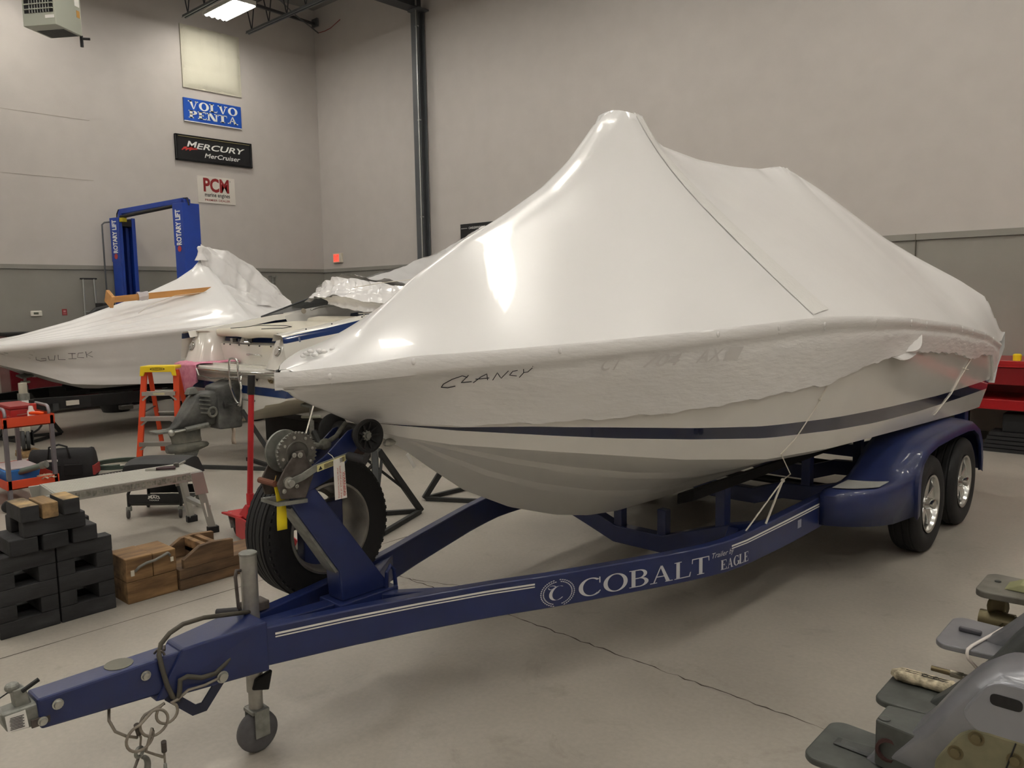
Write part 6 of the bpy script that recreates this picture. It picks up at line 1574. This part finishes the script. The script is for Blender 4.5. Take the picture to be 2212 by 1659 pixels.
film('roll_edge', loft2([(6.9, -4.90, 1.79), (7.3, -4.92, 1.80), (7.7, -4.88, 1.75), (8.05, -4.75, 1.68)], [(6.95, -4.80, 1.70), (7.35, -4.85, 1.66), (7.75, -4.80, 1.60), (8.1, -4.62, 1.60)], 12, 12, -.06, (0, -1, 0)), .022, CV, M_film, 5.0, (.2, -.8, .5))
film('tent_sheet', loft2([(7.0, -2.0, 2.79), (7.0, -2.25, 2.72), (7.0, -2.8, 2.46), (7.0, -3.38, 2.27), (7.05, -3.9, 2.11), (7.1, -4.4, 2.01)], [(8.0, -1.7, 1.74), (8.05, -2.2, 1.74), (8.1, -2.8, 1.74), (8.12, -3.3, 1.75), (8.12, -3.9, 1.78), (8.08, -4.3, 1.84)], 14, 18, .10), .012, CV, M_filmt, 3.0, (.7, 0, .7))
film('tent_sheet', loft2([(7.0, -2.0, 2.79), (7.0, -2.25, 2.72), (7.0, -2.8, 2.46), (7.0, -3.38, 2.27), (6.95, -3.9, 2.11), (6.9, -4.4, 2.01)], [(6.0, -1.7, 1.74), (5.95, -2.2, 1.74), (5.9, -2.8, 1.74), (5.9, -3.3, 1.75), (5.9, -3.9, 1.76), (6.0, -4.3, 1.80)], 14, 14, .10), .012, CV, M_filmt, 7.0, (-.7, 0, .7))
film('tent_sheet', loft2([(7.0, -1.98, 2.79), (7.3, -1.7, 2.3), (8.0, -1.6, 1.74)], [(7.0, -1.95, 2.79), (6.95, -1.0, 2.2), (7.0, -.35, 1.64)], 14, 14, .05), .008, CV, M_filmt, 9.0, (.7, .5, .5))
MB().lathe((7.0, -2.05, 2.72), (0, 0, 1), [(-.05, .11), (.0, .10), (.05, .085), (.075, .05), (.08, 0)], 18, caps=False).build('pole_cap', M_film, CV, smooth=60)
t = thing('wooden_brace', 'wooden brace with a black cloth tip tied with white string by the cockpit film', 'wooden brace', (7.92, -4.42, 1.62))
MB().beam((0, 0, 0), (.02, .26, .36), .05, .08).build('shaft', M_pine, t, bevel=.003)
MB().ball((.02, .255, .365), .06, 12, 8, (1, 1.1, .6)).build('cloth_tip', mat('black_cloth', '#151416', .9), t, smooth=180)
MB().tube([(.05, .20, .39), (.055, .12, .28), (.06, .02, .10)], .006, 5).tube([(-.04, .22, .40), (.03, .3, .41), (.06, .25, .33), (.07, .3, .2)], .006, 5).tube([(-.05, .2, .37), (-.3, -.1, .33), (-.55, -.3, .28)], .005, 5).build('tie_string', M_cordw, t)

d1 = drive('grey stern drive nearest the viewer with smooth silver upper housing', -8.30, .13, (M_dk, M_sil, M_dk), tip=-.05, width=.12)
# details of the first drive
m = MB().prism(rounded([(.18, -.055), (.34, -.08), (.34, .08), (.18, .055)], .012), lambda a, b, q: (a, b, q), .425, .56)
m.build('trim_bracket', M_dk, d1, bevel=.006)
MB().lathe((.20, -.035, .56), (0, 0, 1), [(0, .016), (.003, .016), (.004, .012), (.004, 0)], 16, caps=False).build('bracket_plug', M_dk, d1)
MB().lathe((.22, -.0605, .485), (.2, -1, 0), [(-.02, 0), (-.02, .022), (.006, .026), (.004, .034), (-.004, .034)], 18, caps=False).build('pivot_bore', mat('bore_rust', '#3a1f1c', .8), d1)
pl = rounded([(.34, .52), (.42, .66), (.62, .66), (.66, .50), (.60, .45), (.40, .45)], .05)
MB().prism(pl, lambda a, b, q: (a, q, b), -.128, -.117).build('water_pump_cover', M_olv, d1, bevel=.008)
m = MB()
for x, z in ((.40, .58), (.445, .635), (.53, .61), (.585, .56)): m.lathe((x, -.128, z), (0, -1, 0), [(-.004, .02), (.001, .019), (.0, .012), (.006, .011), (.006, 0)], 14, caps=False)
m.build('cover_bolt', M_brz, d1)
MB().tube([(.49, -.129, .47), (.505, -.13, .55), (.53, -.129, .655)], .002, 6).build('cover_joint', M_black, d1)
pl = rounded([(.40, .68), (.47, .80), (.75, .80), (.75, .62), (.50, .62)], .04)
MB().prism(pl, lambda a, b, q: (a, q, b), -.126, -.112).build('shift_cover', mat('drive_silver_light', '#8e9096', .3, .4), d1, bevel=.012, seg=3)
MB().prism(rounded([(.47, .735), (.54, .735), (.54, .765), (.47, .765)], .014), lambda a, b, q: (a, q, b), -.1275, -.125).build('slot', M_black, d1)
MB().hexa([(.05, -.02, .423), (.30, -.035, .423), (.30, .05, .423), (.05, .03, .423), (.07, -.01, .428), (.30, -.02, .436), (.30, .04, .436), (.07, .02, .428)]).build('trim_tab_seat', M_blk2, d1, bevel=.004)
d2 = drive('dark stern drive with a corroded zinc bar lying on its plate', -7.84, .12, (M_dk, M_blk2, M_dk), tip=.0)
t = thing('zinc_anode', 'white corroded zinc anode bar resting on the second drive plate', 'anode', (14.535, -7.76, .422), 0.02)
m = MB(); rows = []
random.seed(5)
for i in range(19):
    u = i/18; e = min(1, 6*u+.35, 6*(1-u)+.35); q = []
    for j in range(10):
        a = 2*PI*j/10; q.append((-.105+.21*u, .034*e*math.copysign(abs(math.cos(a))**.6, math.cos(a))+random.uniform(-.002, .002), max(0, .017+.017*math.copysign(abs(math.sin(a))**.6, math.sin(a))*e+random.uniform(-.002, .002))))
    rows.append(q)
m.grid(rows, closed_v=True); m.add(rows[0], [tuple(range(10))]); m.add(rows[-1], [tuple(range(10))])
m.build('bar', mat('corroded_zinc', '#cbbfa3', .9, col2='#7d7562', nscale=45, bump=.6, bscale=120, bdist=.004), t, smooth=70)
m = MB()
for y in (-.006, .008): m.tube([(-.06, y, .0345), (.075, y, .0345)], .0012, 5)
for x in (.0, .035): m.tube([(x+.008*math.cos(a), .001+.009*math.sin(a), .035) for a in [2*PI*i/12 for i in range(10)]], .0014, 5)
m.build('cast_mark', M_black, t)
d3 = drive('silver-plated stern drive with bare splined propeller shaft tied with white cord', -7.20, .165, (M_sil, M_sil, M_brz), tip=.03, shaft=True, width=.09)
MB().bb(.05, .13, -.0, .02, .421, .438).build('plate_lug', mat('lug_grey', '#55545a', .4, .4), d3, bevel=.005)
MB().bb(.20, .32, .02, .09, .421, .436).bb(.205, .315, .025, .085, .43, .437).build('tab_seat', mat('lug_grey', '#55545a'), d3, bevel=.004)
c_ = MB().tube([(.19, .13, .43), (.185, .10, .436), (.16, .02, .428), (.14, -.06, .426), (.125, -.13, .426), (.12, -.168, .424), (.12, -.175, .41), (.125, -.172, .39), (.135, -.09, .33), (.15, -.02, .27), (.155, -.01, .235)], .006, 8)
q = c_.build('white_cord', mat('white_cord2', '#ddd6cf', .8), None, smooth=180); q.location = (14.46, -7.20, 0); tag(q, 'white cord looped round the silver plate and bare shaft', 'cord')
d4 = drive('weathered grey stern drive with bronze propeller, farthest of the row', -6.52, .15, (mat('plate_weathered', '#7d7b73', .45, .2, col2='#5d5a52', nscale=7), M_blk2, M_dk), tip=.02, prop=True, thick=.03)
MB().hexa([(.10, -.06, .421), (.50, -.08, .421), (.50, .08, .421), (.10, .06, .421), (.16, -.05, .452), (.50, -.07, .452), (.50, .07, .452), (.16, .05, .452)]).build('gasket_flange', mat('olive_gasket', '#8a8a63', .6), d4, bevel=.004)
MB().lathe((.06, .03, .4205), (0, 0, 1), [(0, .014), (.005, .012), (.006, 0)], 12, caps=False).build('plate_plug', M_dk, d4)

# ------------------------------------------------------------------ red workbench against wall_back, black steps beneath its end
M_rb = mat('bench_red', '#a3161b', .35, coat=.3)
t = thing('workbench', 'red steel workbench against the grey wall beyond the trailer wheels', 'workbench', (12.62, -.82, 0))
MB().bb(0, 5.2, -.02, .77, .955, 1.0).build('top', M_rb, t, bevel=.006)
MB().bb(.0, 5.2, 0, .03, .74, .955).bb(0, .03, 0, .77, .46, .955).build('upper_apron', mat('bench_red_dark', '#7c0f14', .4), t, bevel=.004)
MB().bb(0, 5.2, -.015, .77, .47, .58).build('lower_shelf', M_rb, t, bevel=.006)
MB().bb(0, 5.2, -.018, -.005, .93, .965).build('front_lip', M_rb, t, bevel=.003)
for x in (.35, 2.6, 5.1):
    MB().bb(x-.04, x+.04, .05, .13, 0, .47).bb(x-.04, x+.04, .62, .70, 0, .47).build('leg', M_black, t, bevel=.004)
MB().bb(.03, 5.2, .76, .78, .46, .95).build('back_panel', M_rb, t)
t = thing('yellow_tin', 'small yellow tin on top of the red workbench', 'tin', (13.56, -.74, 1.0))
MB().lathe((0, 0, 0), (0, 0, 1), [(0, .0), (0, .04), (.06, .042), (.07, .03), (.072, 0)], 20, caps=False).build('tin_body', M_yel, t, smooth=40)
for k in range(5):
    MB_ = MB().bb(-.16-.02*k, .55, -.16, .16, 0, .035)
    o = MB_.build('rubber_mat', mat('mat_black', '#232324', .85)); o.location = (13.5, -.62, .045*(4-k)+.002)
    tag(o, ('black rubber pad lowest of the stack under the red bench', 'black rubber pad fourth down in the stack under the bench', 'black rubber pad in the middle of the stack under the bench', 'black rubber pad second down in the stack under the bench', 'black rubber pad topmost of the stack under the bench')[4-k], 'rubber pad', 'rubber pads stacked under the bench')
o = MB().bb(13.45, 14.0, -.72, -.50, .219, .42).build('storage_crate', mat('crate_black', '#1f2021', .7), bevel=.01); tag(o, 'black crate set behind the pad stack under the red bench', 'crate')

# ------------------------------------------------------------------ gas unit heater hung in the upper corner of the view
t = thing('unit_heater', 'grey louvred gas unit heater hanging high above the farthest boat', 'heater', (3.25, -6.42, 5.40), math.radians(33))
M_ht = mat('heater_grey', '#a7aa9c', .4, .3)
MB().bb(-.24, .24, -.24, .26, 0, .75).build('cabinet', M_ht, t, bevel=.006)
MB().bb(-.21, .21, -.243, -.235, .16, .70).build('dark_opening', mat('heater_dark', '#1c1a1b', .8), t)
m = MB()
for k in range(8): m.bb(-.21, .21, -.262, -.235, .20+.065*k, .212+.065*k)
m.build('louver_blade', M_ht, t)
m = MB()
for k in range(8): m.bb(-.13+.04*k, -.122+.04*k, -.256, -.236, .16, .70)
m.build('louver_fin', M_al, t)
MB().bb(.09, .22, -.2445, -.2405, .085, .125).build('name_plate', M_white, t)
m = MB()
for k in range(12): m.bb(-.2, .2, -.05+.025*k, -.04+.025*k, -.004, .001)
m.build('underside_grille', M_steel_d, t)
MB().bb(.2405, .244, .14, .23, .36, .62).build('data_plate', M_white, t)
MB().bb(.2405, .244, .17, .23, .22, .31).build('caution_label', mat('label_amber', '#b98a3e', .5), t)
MB().tube([(.18, .26, .05), (.18, .32, .02), (.18, .32, -.12)], .022, 8).tube([(.18, .32, -.01), (.28, .36, -.01)], .018, 8).build('gas_pipe', M_black, t)
MB().cyl((-.18, 0, .75), (-.18, 0, 2.6), .006, n=6).cyl((.18, 0, .75), (.18, 0, 2.6), .006, n=6).build('hanger_rod', M_steel, t)
